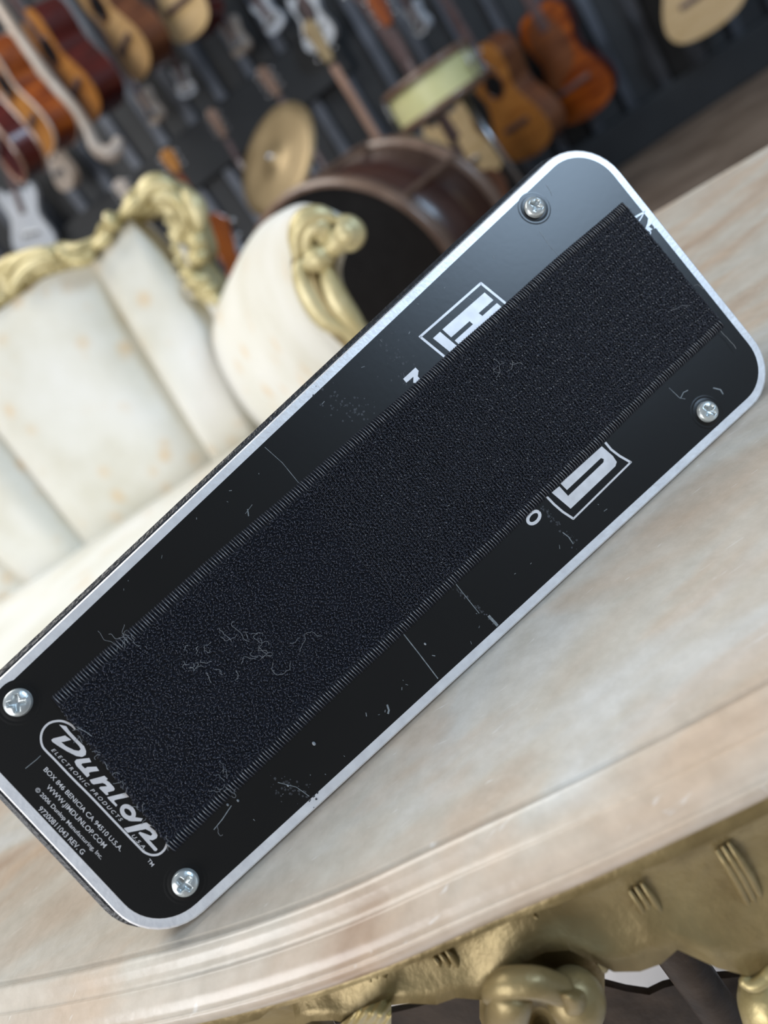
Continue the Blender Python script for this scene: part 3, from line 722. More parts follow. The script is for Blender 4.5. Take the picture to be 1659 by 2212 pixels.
# lint hairs
g = G()
def hair(px, py, n=9, step=7, a0=None, curl=0.7, r=0.00005, z=0.0021):
    a = random.uniform(0, 6.28) if a0 is None else a0; pts = []
    for k in range(n):
        pts.append(L2(px, py, z+random.uniform(0, .0004))); px += step*math.cos(a); py += step*math.sin(a); a += random.gauss(0, curl)
    g.tube(spline(pts, 3), r, 4)
for k in range(16): hair(random.gauss(560, 60), random.gauss(1400, 30), random.randint(5, 11), random.uniform(4, 8))
for k in range(12): hair(random.gauss(440, 25), random.gauss(1440, 18), random.randint(4, 8), random.uniform(3, 5))
for k in range(8): hair(random.gauss(490, 15), random.gauss(1690, 25), 7, 5)
for k in range(5): hair(random.gauss(275, 10), random.gauss(1370, 12), 7, 6)
for k in range(5): hair(random.gauss(1095, 15), random.gauss(795, 10), 6, 6)
for k in range(16): 
    t = random.random(); hair(130+240*t+random.gauss(0, 6), 1530+300*t, 5, 5)
hair(1440, 676, 4, 13, -0.2, 0.3); hair(1553, 718, 6, 10, 0.8, 0.15, 0.00006, 0.0008); hair(172, 1569, 4, 12, 0.5, 0.1, 0.00008); hair(255, 1405, 9, 8, -1.6, 0.5, 0.00004, 0.001); hair(1495, 620, 4, 8, -0.2, .3, 0.00005, .001)
g.out('lint_hairs', M['lint'], tape, kind='stuff')

# prints lie face up
for o in pedal.children:
    if o.data and o.data.materials[0] in (M['print'], M['scratch'], M['residue'], M['alu']) and o.name.split('.')[0] != 'base_plate':
        me_ = o.data; bm = bmesh.new(); bm.from_mesh(me_); bm.normal_update()
        fl_ = [f for f in bm.faces if f.normal.z < 0]; bmesh.ops.reverse_faces(bm, faces=fl_); bm.to_mesh(me_); bm.free()
# ================================================================== sofa
SZ = 0.41
c0 = on_plane(0, 1290, (0, 0, SZ), UP); c1 = on_plane(500, 960, (0, 0, SZ), UP)
SD = (c1-c0).normalized(); SN = Vector((SD.y, -SD.x, 0)); SN = SN if SN.y < 0 else -SN      # SN: towards the camera
lean = R(10); BN = (SN*math.cos(lean)+UP*math.sin(lean)).normalized()
SO = Vector((c0.x, c0.y, 0))
sofa = thing('sofa', 'cream damask rococo sofa with gilded carved frame and scrolled arm behind the table', 'sofa', SO)
def sb(px, py, off=0.0): return on_plane(px, py, c0+BN*off, BN)
low_px = [(-140, 820), (-80, 745), (-35, 700), (0, 674), (51, 637), (101, 600), (152, 583), (192, 571), (219, 549), (250, 509), (287, 475), (321, 458), (351, 458), (368, 478), (378, 519), (388, 566), (405, 610), (432, 644), (466, 664), (500, 690), (560, 760)]
up_px = [(-160, 760), (-95, 660), (-40, 600), (0, 569), (20, 552), (57, 537), (101, 531), (135, 522), (169, 524), (203, 515), (226, 499), (245, 466), (262, 458), (287, 431), (304, 404), (338, 387), (371, 384), (395, 401), (422, 431), (439, 475), (454, 519), (456, 546), (446, 566), (473, 603), (486, 630), (500, 660), (570, 740)]
# upholstered back: top edge = low_px, bottom = crease
tops = [sb(x, y) for x, y in low_px]
def par(p): return (p-c0).dot(SD)
tp = sorted([(par(p), (p-c0).dot((UP-BN*UP.dot(BN)).normalized())) for p in tops])
ts = np.array([a for a, b in tp]); th_ = np.array([b for a, b in tp])
BU = (UP-BN*UP.dot(BN)).normalized()
# channel seams (px top -> bottom)
seams = [sb(199, 578), sb(440, 985)]
def seam_s(px, py): return par(sb(px, py))
sm = [(seam_s(199, 578), seam_s(430, 962)), (seam_s(-20, 930), seam_s(168, 1163)), (seam_s(-150, 1130), seam_s(64, 1267)), (seam_s(482, 678), seam_s(553, 920))]
print('seams', sm, 'range', ts[0], ts[-1])
sm = sorted(sm, key=lambda q: q[1]); edges = [(-0.34, -0.30)]+sm+[(max(sm[-1][0], ts[-1])+0.06, sm[-1][1]+0.14)]
for a, b in zip(edges, edges[1:]):
    g = G(); rows = []; NU, NV = 22, 26
    for j in range(NV+1):
        v = j/NV; row = []
        for i in range(NU+1):
            u = i/NU; sT = a[0]+(b[0]-a[0])*u; sB = a[1]+(b[1]-a[1])*u; s_ = sB+(sT-sB)*v
            H_ = float(np.interp(sT, ts, th_)); puff = 0.034*(1-abs(2*u-1)**5.0)*(1-0.55*abs(2*v-1)**4)
            row.append(c0+SD*s_+BU*(H_*v*1.0-0.02*(1-v))+BN*(puff-0.008)-SO)
        rows.append(row)
    g.loft(rows); g.loft([[p-BN*0.06 for p in rows[0]], rows[0]]); g.loft([rows[-1], [p-BN*0.07 for p in rows[-1]]])
    g.out('back_channel', M['damask'], sofa, smooth=True)
# frame board behind + carved crest
u3 = [sb(x, y, -0.01)-SO for x, y in low_px]; v3 = [sb(x, y, -0.01)-SO for x, y in up_px]
def rs(P, n):
    P = spline(P, 6); L_ = [0]
    for a, b in zip(P, P[1:]): L_.append(L_[-1]+(b-a).length)
    o = []; j = 0
    for k in range(n):
        t = min(L_[-1]*k/(n-1), L_[-1]-1e-9)
        while L_[j+1] < t: j += 1
        o.append(P[j].lerp(P[j+1], (t-L_[j])/max(1e-9, L_[j+1]-L_[j])))
    return o
ua, va = rs(u3, 120), rs(v3, 120)
rows = []
for t, d in ((-0.15, -0.03), (0, 0.012), (0.2, 0.026), (0.45, 0.020), (0.7, 0.030), (0.92, 0.018), (1.0, 0.0), (1.0, -0.03)):
    rows.append([a.lerp(b, t)+BN*(d+0.007*math.sin(k*0.75)*math.sin(math.pi*max(0, min(t, 1)))+0.004*math.sin(k*0.31+t*5)) for k, (a, b) in enumerate(zip(ua, va))])
G().loft(rows).out('crest_rail', M['sofa_gold'], sofa, smooth=True)
# carved ornaments along crest
g = G()
for k in range(4, 118, 3):
    p = ua[k].lerp(va[k], 0.12)+BN*0.024; g.ball(p, 0.0048, (1, 1, 1), 5)
g.out('nailhead_trim', M['sofa_gold'], sofa, smooth=True, kind='stuff')
def crest_leaf(pts, rad):
    G().tube(spline([sb(x, y, 0.026)-SO for x, y in pts], 5), rad, 8, cap=True).out('leaf_carving', M['sofa_gold'], sofa, smooth=True)
def taper(n, r): return [r*math.sin(math.pi*(0.12+0.78*k/(n-1))) for k in range(n)]
for pts, r_ in (([(20, 640), (45, 590), (90, 560), (120, 565)], 0.009), ([(5, 600), (40, 560), (90, 545), (115, 550), (105, 562)], 0.008), ([(125, 535), (150, 560), (185, 560), (200, 540)], 0.010), ([(200, 535), (225, 520), (240, 495)], 0.008),
               ([(233, 490), (243, 478), (255, 470)], 0.014), ([(262, 465), (290, 440), (310, 420)], 0.009), ([(300, 440), (318, 405), (350, 395), (385, 412)], 0.013), ([(330, 432), (360, 420), (390, 440), (405, 480)], 0.010),
               ([(395, 410), (425, 450), (432, 500)], 0.014), ([(405, 520), (430, 525), (448, 535)], 0.015), ([(405, 555), (430, 555), (450, 545)], 0.012), ([(400, 580), (425, 605), (455, 600)], 0.012), ([(425, 625), (455, 625), (470, 615)], 0.011), ([(450, 650), (470, 645), (482, 640)], 0.010)):
    n = (len(pts)-1)*5+1; crest_leaf(pts, taper(n, r_))
# arm: lofted between front facing and back
fd = 0.40
ap0 = c0+SN*fd
def sa(px, py, d): return on_plane(px, py, c0+SN*d, SN)
front = [(840, 800), (790, 700), (752, 640), (738, 590), (748, 545), (770, 512), (764, 486), (742, 466), (715, 452), (690, 442), (660, 452), (640, 478), (629, 520), (627, 575), (640, 630), (662, 680), (700, 730), (760, 800)]
mid1 = [(765, 760), (735, 680), (712, 620), (702, 570), (705, 530), (712, 500), (700, 475), (675, 455), (650, 444), (628, 446), (606, 462), (585, 490), (573, 530), (572, 580), (585, 640), (607, 700), (640, 760), (700, 840)]
mid2 = [(690, 760), (665, 690), (645, 620), (630, 570), (625, 540), (618, 515), (605, 498), (585, 487), (568, 488), (552, 500), (535, 525), (522, 560), (515, 600), (517, 650), (530, 710), (552, 765), (585, 820), (640, 880)]
back = [(620, 760), (600, 700), (575, 650), (555, 620), (545, 605), (535, 595), (525, 588), (515, 586), (505, 590), (495, 602), (484, 625), (472, 655), (462, 690), (458, 735), (472, 785), (497, 835), (530, 885), (580, 940)]
secs = []
for px_, d in ((front, fd), (mid1, fd*0.72), (mid2, fd*0.36), (back, 0.02)):
    secs.append([sa(x, y, d)-SO for x, y in px_])
# smooth interpolation between sections
NSn = 5; full = []
for j in range(len(front)):
    full.append(spline([s_[j] for s_ in secs], 6))
rows = [[full[j][i] for j in range(len(front))] for i in range(len(full[0]))]
rows = [spline(r_, 3) for r_ in rows]
rows = [[r_[0]+(r_[0]-r_[1])*0+Vector((0, 0, 0))]+r_ for r_ in rows]
G().loft(rows, cap=True).out('arm', M['damask'], sofa, smooth=True)
# gilded facing on the arm front
fo = [(845, 790), (805, 725), (768, 690), (745, 655), (731, 625), (724, 590), (728, 560), (748, 545), (768, 520), (769, 500), (750, 476), (722, 465), (694, 458), (664, 467), (645, 496), (634, 535), (629, 565), (634, 600), (652, 640), (678, 683), (708, 718), (742, 750), (790, 800)]
fpts = [p for p in spline([sa(x, y, fd+0.004) for x, y in fo], 3, True)]
cc = sum(fpts, Vector())/len(fpts)
g = G(); vs, fs = poly3d([p-SO for p in fpts], SN, 0.02); g.add(vs, fs); g.out('arm_facing', M['gold'], sofa)
def fl(pts, r_, name='scroll_carving', d=0.010, m='sofa_gold'):
    n = (len(pts)-1)*5+1; G().tube(spline([sa(x, y, fd+d)-SO for x, y in pts], 5), taper(n, r_), 8).out(name, M[m], sofa, smooth=True)
fl([(790, 770), (752, 715), (705, 690), (668, 640), (648, 590), (650, 560)], 0.009)
fl([(800, 745), (765, 700), (730, 650), (712, 605), (706, 570)], 0.010)
fl([(780, 750), (745, 705), (705, 655), (680, 610), (672, 570)], 0.006, m='gold')
fl([(640, 560), (642, 510), (660, 475), (695, 465), (725, 475)], 0.009)
fl([(665, 560), (662, 520), (672, 495), (695, 490), (700, 510), (685, 520)], 0.008)
fl([(655, 575), (690, 558), (722, 560)], 0.011)
fl([(690, 545), (720, 530), (740, 505), (735, 485)], 0.010)
fl([(725, 475), (752, 485), (766, 505), (755, 525), (735, 530)], 0.009)
G().ball(sa(748, 505, fd+0.014)-SO, 0.010, (1, 1, 1), 8).out('rosette', M['sofa_gold'], sofa, smooth=True)
# seat + front rail + legs
s0, s1 = -0.34, par(sa(690, 760, fd))+0.02
g = G(); rows = []
for d, z in ((-0.02, SZ-0.02), (0.0, SZ-0.004), (0.06, SZ), (0.2, SZ+0.006), (0.33, SZ+0.002), (0.365, SZ-0.012), (0.378, SZ-0.04), (0.375, SZ-0.12), (0.0, SZ-0.12)):
    rows.append([SO+SD*(s0+(s1-s0)*k/30)+SN*d+UP*(z)-SO for k in range(31)])
g.loft(rows, cap=False); g.out('seat_cushion', M['damask'], sofa, smooth=True)
g = G(); RM = Matrix((SD, -SN, UP)).transposed()
g.box(SD*(s0+s1)/2+SN*0.15+UP*(SZ-0.15), (s1-s0-0.02, 0.42, 0.06), RM); g.out('seat_rail', M['gold'], sofa, bevel=0.006)
for s_, d in ((s0+0.06, 0.32), (s1-0.06, 0.32), (s0+0.06, -0.02), (s1-0.06, -0.02)):
    p = SD*s_+SN*d
    pts = spline([p+UP*(SZ-0.17), p+SN*0.02+UP*0.18, p-SN*0.005+UP*0.08, p+SN*0.015+UP*0.015], 5)
    G().tube(pts, [0.028-0.012*k/(len(pts)-1) for k in range(len(pts))], 10).out('leg', M['gold'], sofa, smooth=True)
# back of the sofa (solid board)
g = G(); rows = []
for dd in (-0.02, -0.06):
    rows.append([c0+SD*t_+BU*(h_*0.99)+BN*dd-SO for t_, h_ in zip(np.linspace(-0.34, ts[-1], 50), np.interp(np.linspace(-0.34, ts[-1], 50), ts, th_))])
lowr = [[c0+SD*t_-BU*0.15+BN*dd-SO for t_ in np.linspace(-0.34, ts[-1], 50)] for dd in (-0.06, -0.02)]
g.loft([rows[0], rows[1], lowr[0], lowr[1], rows[0]]); g.out('back_board', M['damask'], sofa)

# ================================================================== instruments
ACOU = [(0, .10), (0.01, .40), (0.06, .62), (0.16, .74), (0.27, .70), (0.38, .60), (0.46, .60), (0.56, .74), (0.68, .92), (0.80, 1.0), (0.90, .92), (0.96, .70), (0.99, .38), (1.0, .08)]
ELEC = [(0, .12), (0.02, .30), (0.03, .55), (-0.06, .72), (0.0, .86), (0.12, .88), (0.30, .72), (0.42, .68), (0.55, .80), (0.70, .97), (0.82, 1.0), (0.92, .84), (0.98, .5), (1.0, .1)]
def outline(kind, L_, W_):
    src = ACOU if kind == 'a' else ELEC
    h = spline([(x, y, 0) for x, y in src], 3)
    r_ = [Vector((p.y*W_/2, p.x*L_, 0)) for p in h]; l_ = [Vector((-p.x, p.y, 0)) for p in r_[::-1]]
    return r_+l_
def guitar(name, label, cpx, L_px, axis, z, yaw, kind, top_m, side_m, neck_m='dusk', depth=0.10, wr=0.76, necklen=0.55, group=None, hole=True, head_up=True, cat='guitar', pick=None, L_m=None, tuners=True, off_axis=0, binding=None, neckw=0.046):
    """body hangs tail down along the picture direction 'axis' at distance z; yaw turns the face sideways"""
    l_ = math.hypot(*axis); ax_ = (axis[0]/l_, axis[1]/l_)
    if z < 1.0: p_, n0 = WA+WN*z, WN                      # z below 1: distance in front of the wall
    else: p_ = at(cpx[0], cpx[1], z); n0 = Vector((CAM.x-p_.x, CAM.y-p_.y, 0)).normalized()
    e0 = on_plane(cpx[0]-ax_[0]*L_px/2, cpx[1]-ax_[1]*L_px/2, p_, n0); e1 = on_plane(cpx[0]+ax_[0]*L_px/2, cpx[1]+ax_[1]*L_px/2, p_, n0)
    a = (e1-e0).normalized(); c = (e0+e1)/2; Lm = (e1-e0).length
    N0 = (CAM-c).normalized(); N0 = (N0-a*N0.dot(a)).normalized()
    N_ = Matrix.Rotation(R(yaw), 3, a) @ N0; X_ = a.cross(N_).normalized(); 
    o = c-a*Lm*0.5
    t = thing(name, label, cat, frame(o, X_, a, N_), group)
    ol = outline(kind, Lm, Lm*wr); n = len(ol)
    g = G(); d2 = depth/2
    i1 = [p*1.0 for p in ol]
    g.loft([[p+UP*(d2-0.003) for p in ol], [p-UP*(d2-0.004) for p in ol], [Vector((p.x*.97, (p.y-Lm*.5)*.97+Lm*.5, -d2)) for p in ol]], closed=True)
    b = len(g.v)-n; g.f.append([b+k for k in range(n)]); g.out('body', M[side_m], t, smooth=False)
    g = G().prism(ol, d2-0.003, d2); g.out('soundboard' if kind == 'a' else 'body_top', M[top_m], t)
    if binding:
        G().tube([p+UP*d2 for p in ol], 0.005, 5, closed=True).out('binding', M[binding], t); G().tube([p-UP*(d2-0.004) for p in ol], 0.005, 5, closed=True).out('binding', M[binding], t)
    if kind == 'a' and hole:
        G().lathe([(0.0, d2+0.001), (0.046, d2+0.001)], 24, Matrix.Translation((0, Lm*0.33, 0))).out('sound_hole', M['black'], t)
        G().lathe([(0.047, d2), (0.049, d2+0.002), (0.056, d2+0.002), (0.057, d2)], 24, Matrix.Translation((0, Lm*0.33, 0))).out('rosette', M['brown'], t)
    G().box((0, Lm*(0.70 if kind == 'a' else .66), d2+0.005), (0.15 if kind == 'a' else 0.08, 0.02, 0.01)).out('bridge', M['dusk' if kind == 'a' else 'chrome'], t, bevel=0.002)
    if pick:
        pl = [Vector((x*Lm*wr, y*Lm, 0)) for x, y in ((-.05, .02), (.10, .05), (.22, .12), (.30, .25), (.24, .42), (.36, .60), (.30, .72), (.12, .62), (0, .6), (-.18, .5), (-.22, .3))]
        pl = spline(pl, 3, True); G().prism(pl, d2, d2+0.003).out('pickguard', M[pick], t)
    # neck, head
    g = G().box((0, -necklen/2+0.05, d2-0.004), (neckw, necklen+0.1, 0.02)); g.out('neck', M[neck_m], t, bevel=0.006)
    hb = [(-.022, -necklen), (-.036, -necklen-.05), (-.040, -necklen-.17), (.040, -necklen-.17), (.036, -necklen-.05), (.022, -necklen)]
    hd = G().prism(hb, d2-0.012, d2+0.002).out('headstock', M[neck_m], t)
    if tuners:
        for sx in (-1, 1):
            for k in range(3):
                G().tube([(sx*.036, -necklen-.06-.04*k, d2-.005), (sx*.055, -necklen-.06-.04*k, d2-.005)], 0.004, 6).ball((sx*.06, -necklen-.06-.04*k, d2-.005), .009, (1, 1, .5), 5).out('tuner', M['chrome'], hd)
    return t
AX = (0.585, 0.81)
def ctr_from_bottom(bx, by, L_px, ax=AX):
    l = math.hypot(*ax); return (bx-ax[0]/l*L_px/2, by-ax[1]/l*L_px/2)
GR = None
guitar('acoustic_guitar', 'amber topped acoustic guitar with red-brown sides at the far left, seen edge-on', (62, 205), 270, AX, 2.75, 66, 'a', 'amber', 'orange', depth=0.105, wr=.62, binding='cream')
guitar('acoustic_guitar', 'amber topped guitar with dark red glossy sides, second hanging from the left', (160, 128), 270, AX, 2.8, 64, 'a', 'amber', 'redwood', depth=0.12, wr=.64)
guitar('acoustic_guitar', 'tan topped guitar with brown sides, third hanging from the left', (262, 35), 270, AX, 2.85, 60, 'a', 'tan', 'brown', depth=0.11, wr=.66)
guitar('acoustic_guitar', 'pale topped guitar cut by the top of the frame, left of the white shapes', ctr_from_bottom(440, 78, 270, (0.42, 0.9)), 270, (0.42, 0.9), 2.9, 38, 'a', 'pale', 'redwood', depth=0.10, wr=0.60)
guitar('hollow_guitar', 'dark red hollow guitar with pale bound edges at the left border', (-18, 245), 320, (0.60, 0.80), 2.1, 76, 'a', 'redwood', 'redwood', depth=0.07, binding='rosy', hole=False, wr=.6)
guitar('acoustic_guitar', 'pale topped guitar cut by the upper right of the frame', ctr_from_bottom(1545, 60, 280, (0.40, 0.91)), 280, (0.40, 0.91), 0.22, 8, 'a', 'pale', 'brown', depth=0.10, wr=0.66, hole=False)
guitar('classical_guitar', 'orange-brown sunburst guitar on the dark wall, upper right', (1222, 128), 262, (0.47, 0.88), 0.16, 22, 'a', 'orange', 'redwood', depth=0.08, wr=0.60, hole=False, pick='brown')
guitar('archtop_guitar', 'honey coloured guitar with brown sides right of the yellowed drum', (1106, 208), 262, (0.50, 0.87), 0.22, 46, 'a', 'amber', 'brown', depth=0.11, wr=0.66)
guitar('electric_guitar', 'small tan electric guitar body between the drum stand and the bass drum', (1005, 322), 170, (0.55, 0.83), 0.40, 20, 'e', 'pale', 'tan', depth=0.045, wr=0.76, pick=None, necklen=0.5)
# pale instruments low on the dark wall
for lab, c_, L_, ax, yaw, m_ in (
    ('white electric guitar body hanging below the amber guitars, narrow and tapering', (128, 350), 130, (0.45, 0.89), 60, 'cream'),
    ('pale blue-white guitar body just above the gilded sofa crest', (62, 480), 150, (0.35, 0.94), 25, 'white'),
    ('small cream guitar body below the tan topped guitar', (328, 232), 75, (0.5, 0.86), 55, 'cream'),
    ('round grey-white guitar body under the pale guitar at the top left', (398, 178), 66, (0.35, 0.94), 10, 'white'),
    ('white guitar body right of the pale topped guitar, near the top', (512, 82), 80, (0.45, 0.89), 45, 'cream'),
    ('silvery white guitar body at the top edge left of the gold-headed neck', (583, 32), 80, (0.6, 0.8), 20, 'white'),
    ('white guitar body with dark middle behind the gold-headed neck', (678, 45), 130, (0.4, 0.92), 25, 'white'),
    ('grey-white guitar body above the yellowed drum', (905, 40), 66, (0.5, 0.86), 40, 'white')):
    guitar('electric_guitar', lab, c_, L_, ax, 0.20, yaw, 'e', m_, m_, depth=0.04, wr=0.72, necklen=0.30, tuners=False, neckw=0.03, pick='black' if 'dark middle' in lab else None)
# curved cream lap instrument edge-on beside the first guitar
t = thing('curved_instrument', 'slim cream hook-shaped instrument hanging edge-on beside the amber guitar', 'instrument', at(120, 180, 2.35))
o0 = at(120, 180, 2.35)
P_ = [at(x, y, 2.35)-o0 for x, y in ((-20, -10), (5, 25), (60, 105), (110, 175), (160, 232), (188, 275), (205, 315), (226, 332), (248, 326), (258, 300))]
n = (len(P_)-1)*5+1
G().tube(spline(P_, 5), [np.interp(k/(n-1), [0, .5, .7, .85, 1], [.020, .016, .022, .026, .016]) for k in range(n)], 10).out('body', M['cream'], t, smooth=True)
# rail the left instruments hang from
t = thing('hanging_rail', 'black rail above the frame that carries the hanging guitars', 'rail', Vector((-1.1, 2.75, 2.62)))
G().tube([(-1.5, 0.3, 0), (2.4, 0.0, 0)], 0.02, 10).out('bar', M['black'], t)
for sx, sy in ((-1.4, .29), (2.2, .02)):
    G().tube([(sx, sy, 0), (sx, sy, 1.18)], 0.012, 8).out('drop_rod', M['black'], t)

# standing instruments: neck + head rising behind the sofa, small body standing on the floor
def standing(name, label, head, foot, z, neck_m, head_m, w=0.022, hl=0.12, body_m='brown', cat='instrument'):
    h = at(*head, z); ft = on_plane(foot[0], foot[1], h, Vector((h.x, h.y, 0)).normalized())
    d = (ft-h).normalized(); t = thing(name, label, cat, Vector((ft.x, ft.y, 0)))
    O_ = Vector((ft.x, ft.y, 0)); N0 = (CAM-h).normalized(); X_ = d.cross(N0).normalized(); N0 = X_.cross(d)
    rot = Matrix((X_, d, N0)).transposed()
    Ln = (ft-h).length
    G().box((h+ft)/2+d*hl*0.5-O_, (w*1.6, Ln-hl*0.2, w), rot).out('neck', M[neck_m], t, bevel=0.005)
    g = G(); hb = [(-.4*w*2, hl/2), (-.62*w*2, hl*.1), (-.72*w*2, -hl*.4), (-.3*w*2, -hl*.55), (.3*w*2, -hl*.55), (.72*w*2, -hl*.4), (.62*w*2, hl*.1), (.4*w*2, hl/2)]
    g.v += [h-O_+rot @ Vector((x, y, s_)) for s_ in (-w*.5, w*.5) for x, y in hb]; k = 8
    g.f += [list(range(8)), list(range(8, 16))]+[[i, (i+1) % 8, 8+(i+1) % 8, 8+i] for i in range(8)]
    hd = g.out('headstock', M[head_m], t, bevel=0.004)
    for sx in (-1, 1):
        for q in (-.3, 0, .3):
            p = h-O_+rot @ Vector((sx*w*1.9, q*hl, 0)); G().ball(p, w*.35, (1, 1, 1), 5).out('tuning_peg', M['chrome'], hd, smooth=True)
    # body standing on the floor
    Lb = 0.36; bw = 0.26
    ol = outline('a', Lb, bw); base = Vector((0, 0, 0.012)); top_ = ft-O_
    dv = Vector((0, 0, 1)); g = G()
    for zz in (-.03, .03):
        g.v += [Vector((p.x*X_.x/max(.2, Vector((X_.x, X_.y, 0)).length), p.x*X_.y/max(.2, Vector((X_.x, X_.y, 0)).length), 0.012+Lb-p.y)) + Vector((N0.x, N0.y, 0)).normalized()*zz for p in ol]
    n = len(ol); g.f += [list(range(n)), list(range(n, 2*n))]+[[i, (i+1) % n, n+(i+1) % n, n+i] for i in range(n)]
    g.out('body', M[body_m], t)
    G().tube([Vector((0, 0, Lb-0.01)), ft-O_], w*0.75, 8).out('heel', M[neck_m], t)
    return t
standing('long_neck_lute', 'slim copper-brown neck with golden head in front of the dark wall, at the centre', (690, 92), (828, 320), 2.5, 'rosy', 'brass', 0.018, 0.13)
standing('long_neck_lute', 'dim brown headstock just above the brass cymbal', (583, 178), (640, 262), 2.9, 'dusk', 'copperish', 0.017, 0.11)
standing('mandolin', 'pinkish-brown headstock with tuners left of the brass cymbal', (470, 268), (515, 345), 2.8, 'dusk', 'copperish', 0.014, 0.10)
standing('violin', 'small orange scroll head above the top of the gilded sofa crest', (370, 350), (400, 400), 2.4, 'orange', 'amber', 0.016, 0.07, 'orange')
standing('violin', 'dull pink head tip beside the left bump of the sofa crest', (268, 412), (300, 460), 2.6, 'rosy', 'cream', 0.016, 0.07)
standing('violin', 'red-orange violin head between the sofa back and the sofa arm', (480, 520), (498, 570), 1.62, 'orange', 'orange', 0.019, 0.10, 'orange')
standing('long_neck_lute', 'dark purple-brown neck with rusty head at the top of the frame', (822, 18), (880, 130), 2.7, 'dusk', 'orange', 0.020, 0.12)

# ---- drums
def disc_frame(c, n):
    n = n.normalized(); x = n.cross(UP).normalized(); y = n.cross(x); return frame(c, x, y, n)
# brass cymbal on stand
c = at(596, 345, 2.4); r_c = 122*2.4/F
mn = pxdir(0.90, 0.44); n_ = ((CAM-c).normalized()*0.68+mn*(-0.73)).normalized()
ft = Vector((c.x+0.03, c.y+0.02, 0)); t = thing('cymbal', 'tarnished brass cymbal tilted on a stand behind the sofa', 'cymbal', ft)
Mx = Matrix.Translation(-ft) @ disc_frame(c, n_)
G().lathe([(0.002, .020), (.018, .019), (.030, .012), (.036, .006), (.08, .004), (.14, .001), (r_c, -.004), (r_c, -.006), (.14, -.001), (.036, .003), (.002, .016)], 56, Mx).out('plate', M['brass'], t, smooth=True)
G().lathe([(0.0, .034), (.008, .033), (.009, .022), (.012, .018)], 16, Mx).out('wing_nut', M['chrome'], t, smooth=True)
hub = c-ft-n_*0.01
G().tube([hub, hub-n_*0.05, Vector((0, 0, hub.z-0.12)), Vector((0, 0, 0.25))], 0.008, 8).out('stand_pole', M['chrome'], t, smooth=True)
for k in range(3):
    a = k*2.1; G().tube([Vector((0, 0, 0.28)), Vector((.2*math.cos(a), .2*math.sin(a), 0.01))], 0.007, 6).out('leg', M['chrome'], t)
# bass drum
def world(r_, u_, z): # r,u in px of the levelled picture
    return CAM+(_r0*(r_/F)+_u0*(u_/F)+_fw)*z
c = world(214, 384, 2.05); Rb = 0.330; yw = R(45)
axd = Vector((math.sin(yw), math.cos(yw), 0)); c.z = Rb+0.01; Ld = 0.34
ft = Vector((c.x, c.y, 0)); t = thing('bass_drum', 'dark mahogany bass drum with brown wooden hoops behind the sofa arm', 'drum', ft)
Mx = Matrix.Translation(-ft) @ disc_frame(c, axd)
G().lathe([(Rb-.016, 0.0), (Rb-.012, 0), (Rb-.012, Ld), (Rb-.016, Ld)], 72, Mx).out('shell', M['drum'], t, smooth=True)
for z0 in (-0.018, Ld-0.025):
    G().lathe([(Rb-.012, z0), (Rb+.004, z0), (Rb+.006, z0+.02), (Rb+.004, z0+.042), (Rb-.012, z0+.042), (Rb-.012, z0)], 72, Mx).out('hoop', M['hoop'], t, smooth=True)
G().lathe([(0.0, 0.002), (Rb-.014, 0.002)], 60, Mx).out('drum_head', M['black'], t)
for k in range(8):
    a = k*math.pi/4+0.25; p0 = Mx @ Vector(((Rb+.002)*math.cos(a), (Rb+.002)*math.sin(a), 0)); p1 = Mx @ Vector(((Rb+.002)*math.cos(a), (Rb+.002)*math.sin(a), Ld))
    G().tube([p0, p1], 0.008, 6).out('tension_rod', M['hoop'], t)
for sx in (-1, 1):
    p0 = Mx @ Vector((sx*Rb*0.85, 0, Ld/2)); sd = Vector((Mx[0][0], Mx[1][0], 0)).normalized()*sx
    G().tube([Vector((p0.x, p0.y, c.z-.1)), Vector((p0.x, p0.y, 0))+sd*.08+UP*.006], 0.007, 6).out('spur', M['chrome'], t)
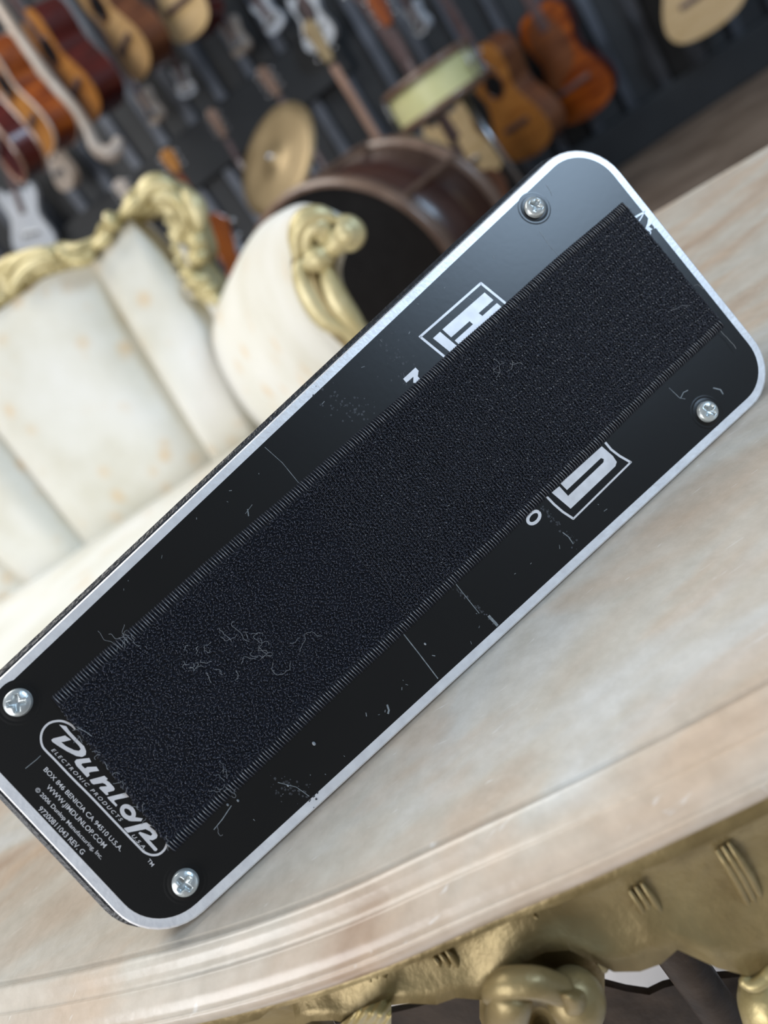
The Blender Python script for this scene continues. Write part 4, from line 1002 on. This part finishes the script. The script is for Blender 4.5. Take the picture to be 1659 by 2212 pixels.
# snare drum on its stand
c = at(938, 192, 2.6); rd_ = (c-CAM).normalized(); axn = -pxdir(0.47, 0.88); axn = (axn-rd_*axn.dot(rd_)).normalized(); axn = (axn+rd_*0.03).normalized()
Rs_ = 100*2.6/F; hs = 0.115
ft = Vector((c.x+0.02, c.y+0.02, 0)); t = thing('snare_drum', 'yellowed pale snare drum with chrome hoops on a stand, tilted', 'drum', ft)
Mx = Matrix.Translation(-ft) @ disc_frame(c, axn)
G().lathe([(0, -hs/2), (Rs_-.004, -hs/2), (Rs_, -hs/2+.004), (Rs_, hs/2-.004), (Rs_-.004, hs/2), (0, hs/2)], 48, Mx).out('shell', M['shell'], t, smooth=False)
for z0, mm in ((hs/2-.012, 'hoop'), (-hs/2-.012, 'hoop')):
    G().lathe([(Rs_, z0), (Rs_+.010, z0), (Rs_+.012, z0+.012), (Rs_+.010, z0+.024), (Rs_, z0+.024), (Rs_, z0)], 48, Mx).out('hoop', M[mm], t, smooth=True)
for k in range(8):
    a = k*math.pi/4+.39; p0 = Mx @ Vector(((Rs_+.012)*math.cos(a), (Rs_+.012)*math.sin(a), -hs/2)); p1 = Mx @ Vector(((Rs_+.012)*math.cos(a), (Rs_+.012)*math.sin(a), hs/2))
    if (Matrix.Translation(ft) @ p0 - c).dot((CAM-c).normalized()) < Rs_*0.75:
        G().tube([p0, p1], 0.003, 6).ball((p0+p1)/2, .009, (1, 1, 1), 5).out('lug', M['chrome'], t, smooth=True)
ex = at(1030, 130, 2.58)-ft
g = G()
for k in range(7):
    pp_ = ex+Vector((random.gauss(0, .012), random.gauss(0, .012), random.gauss(0, .02))); g.tube([pp_, pp_+Vector((random.gauss(0, .02), random.gauss(0, .02), random.gauss(0, .045)))], 0.004, 5)
    g.ball(pp_, .008, (1, 1, 1), 5)
g.out('strainer', M['chrome'], t, smooth=True)
p0 = at(1000, 212, 2.6)-ft; dn_ = on_plane(1150, 430, at(1000, 212, 2.6), Vector((c.x, c.y, 0)).normalized())-ft
zdir = (dn_-p0).normalized(); k_ = (p0.z-0.22)/(-zdir.z)
pb = p0+zdir*k_
G().tube([p0-zdir*0.01, pb], 0.011, 8).out('stand_pole', M['chrome'], t, smooth=True)
for k in range(3):
    a = k*2.1+.5; G().tube([pb, Vector((pb.x+.16*math.cos(a), pb.y+.16*math.sin(a), 0.008))], 0.008, 6).out('leg', M['chrome'], t)
for k in range(3):
    a = k*2.1+.2; q = Mx @ Vector((Rs_*.9*math.cos(a), Rs_*.9*math.sin(a), -hs/2-.012)); G().tube([p0, q], 0.006, 6).out('basket_arm', M['chrome'], t)
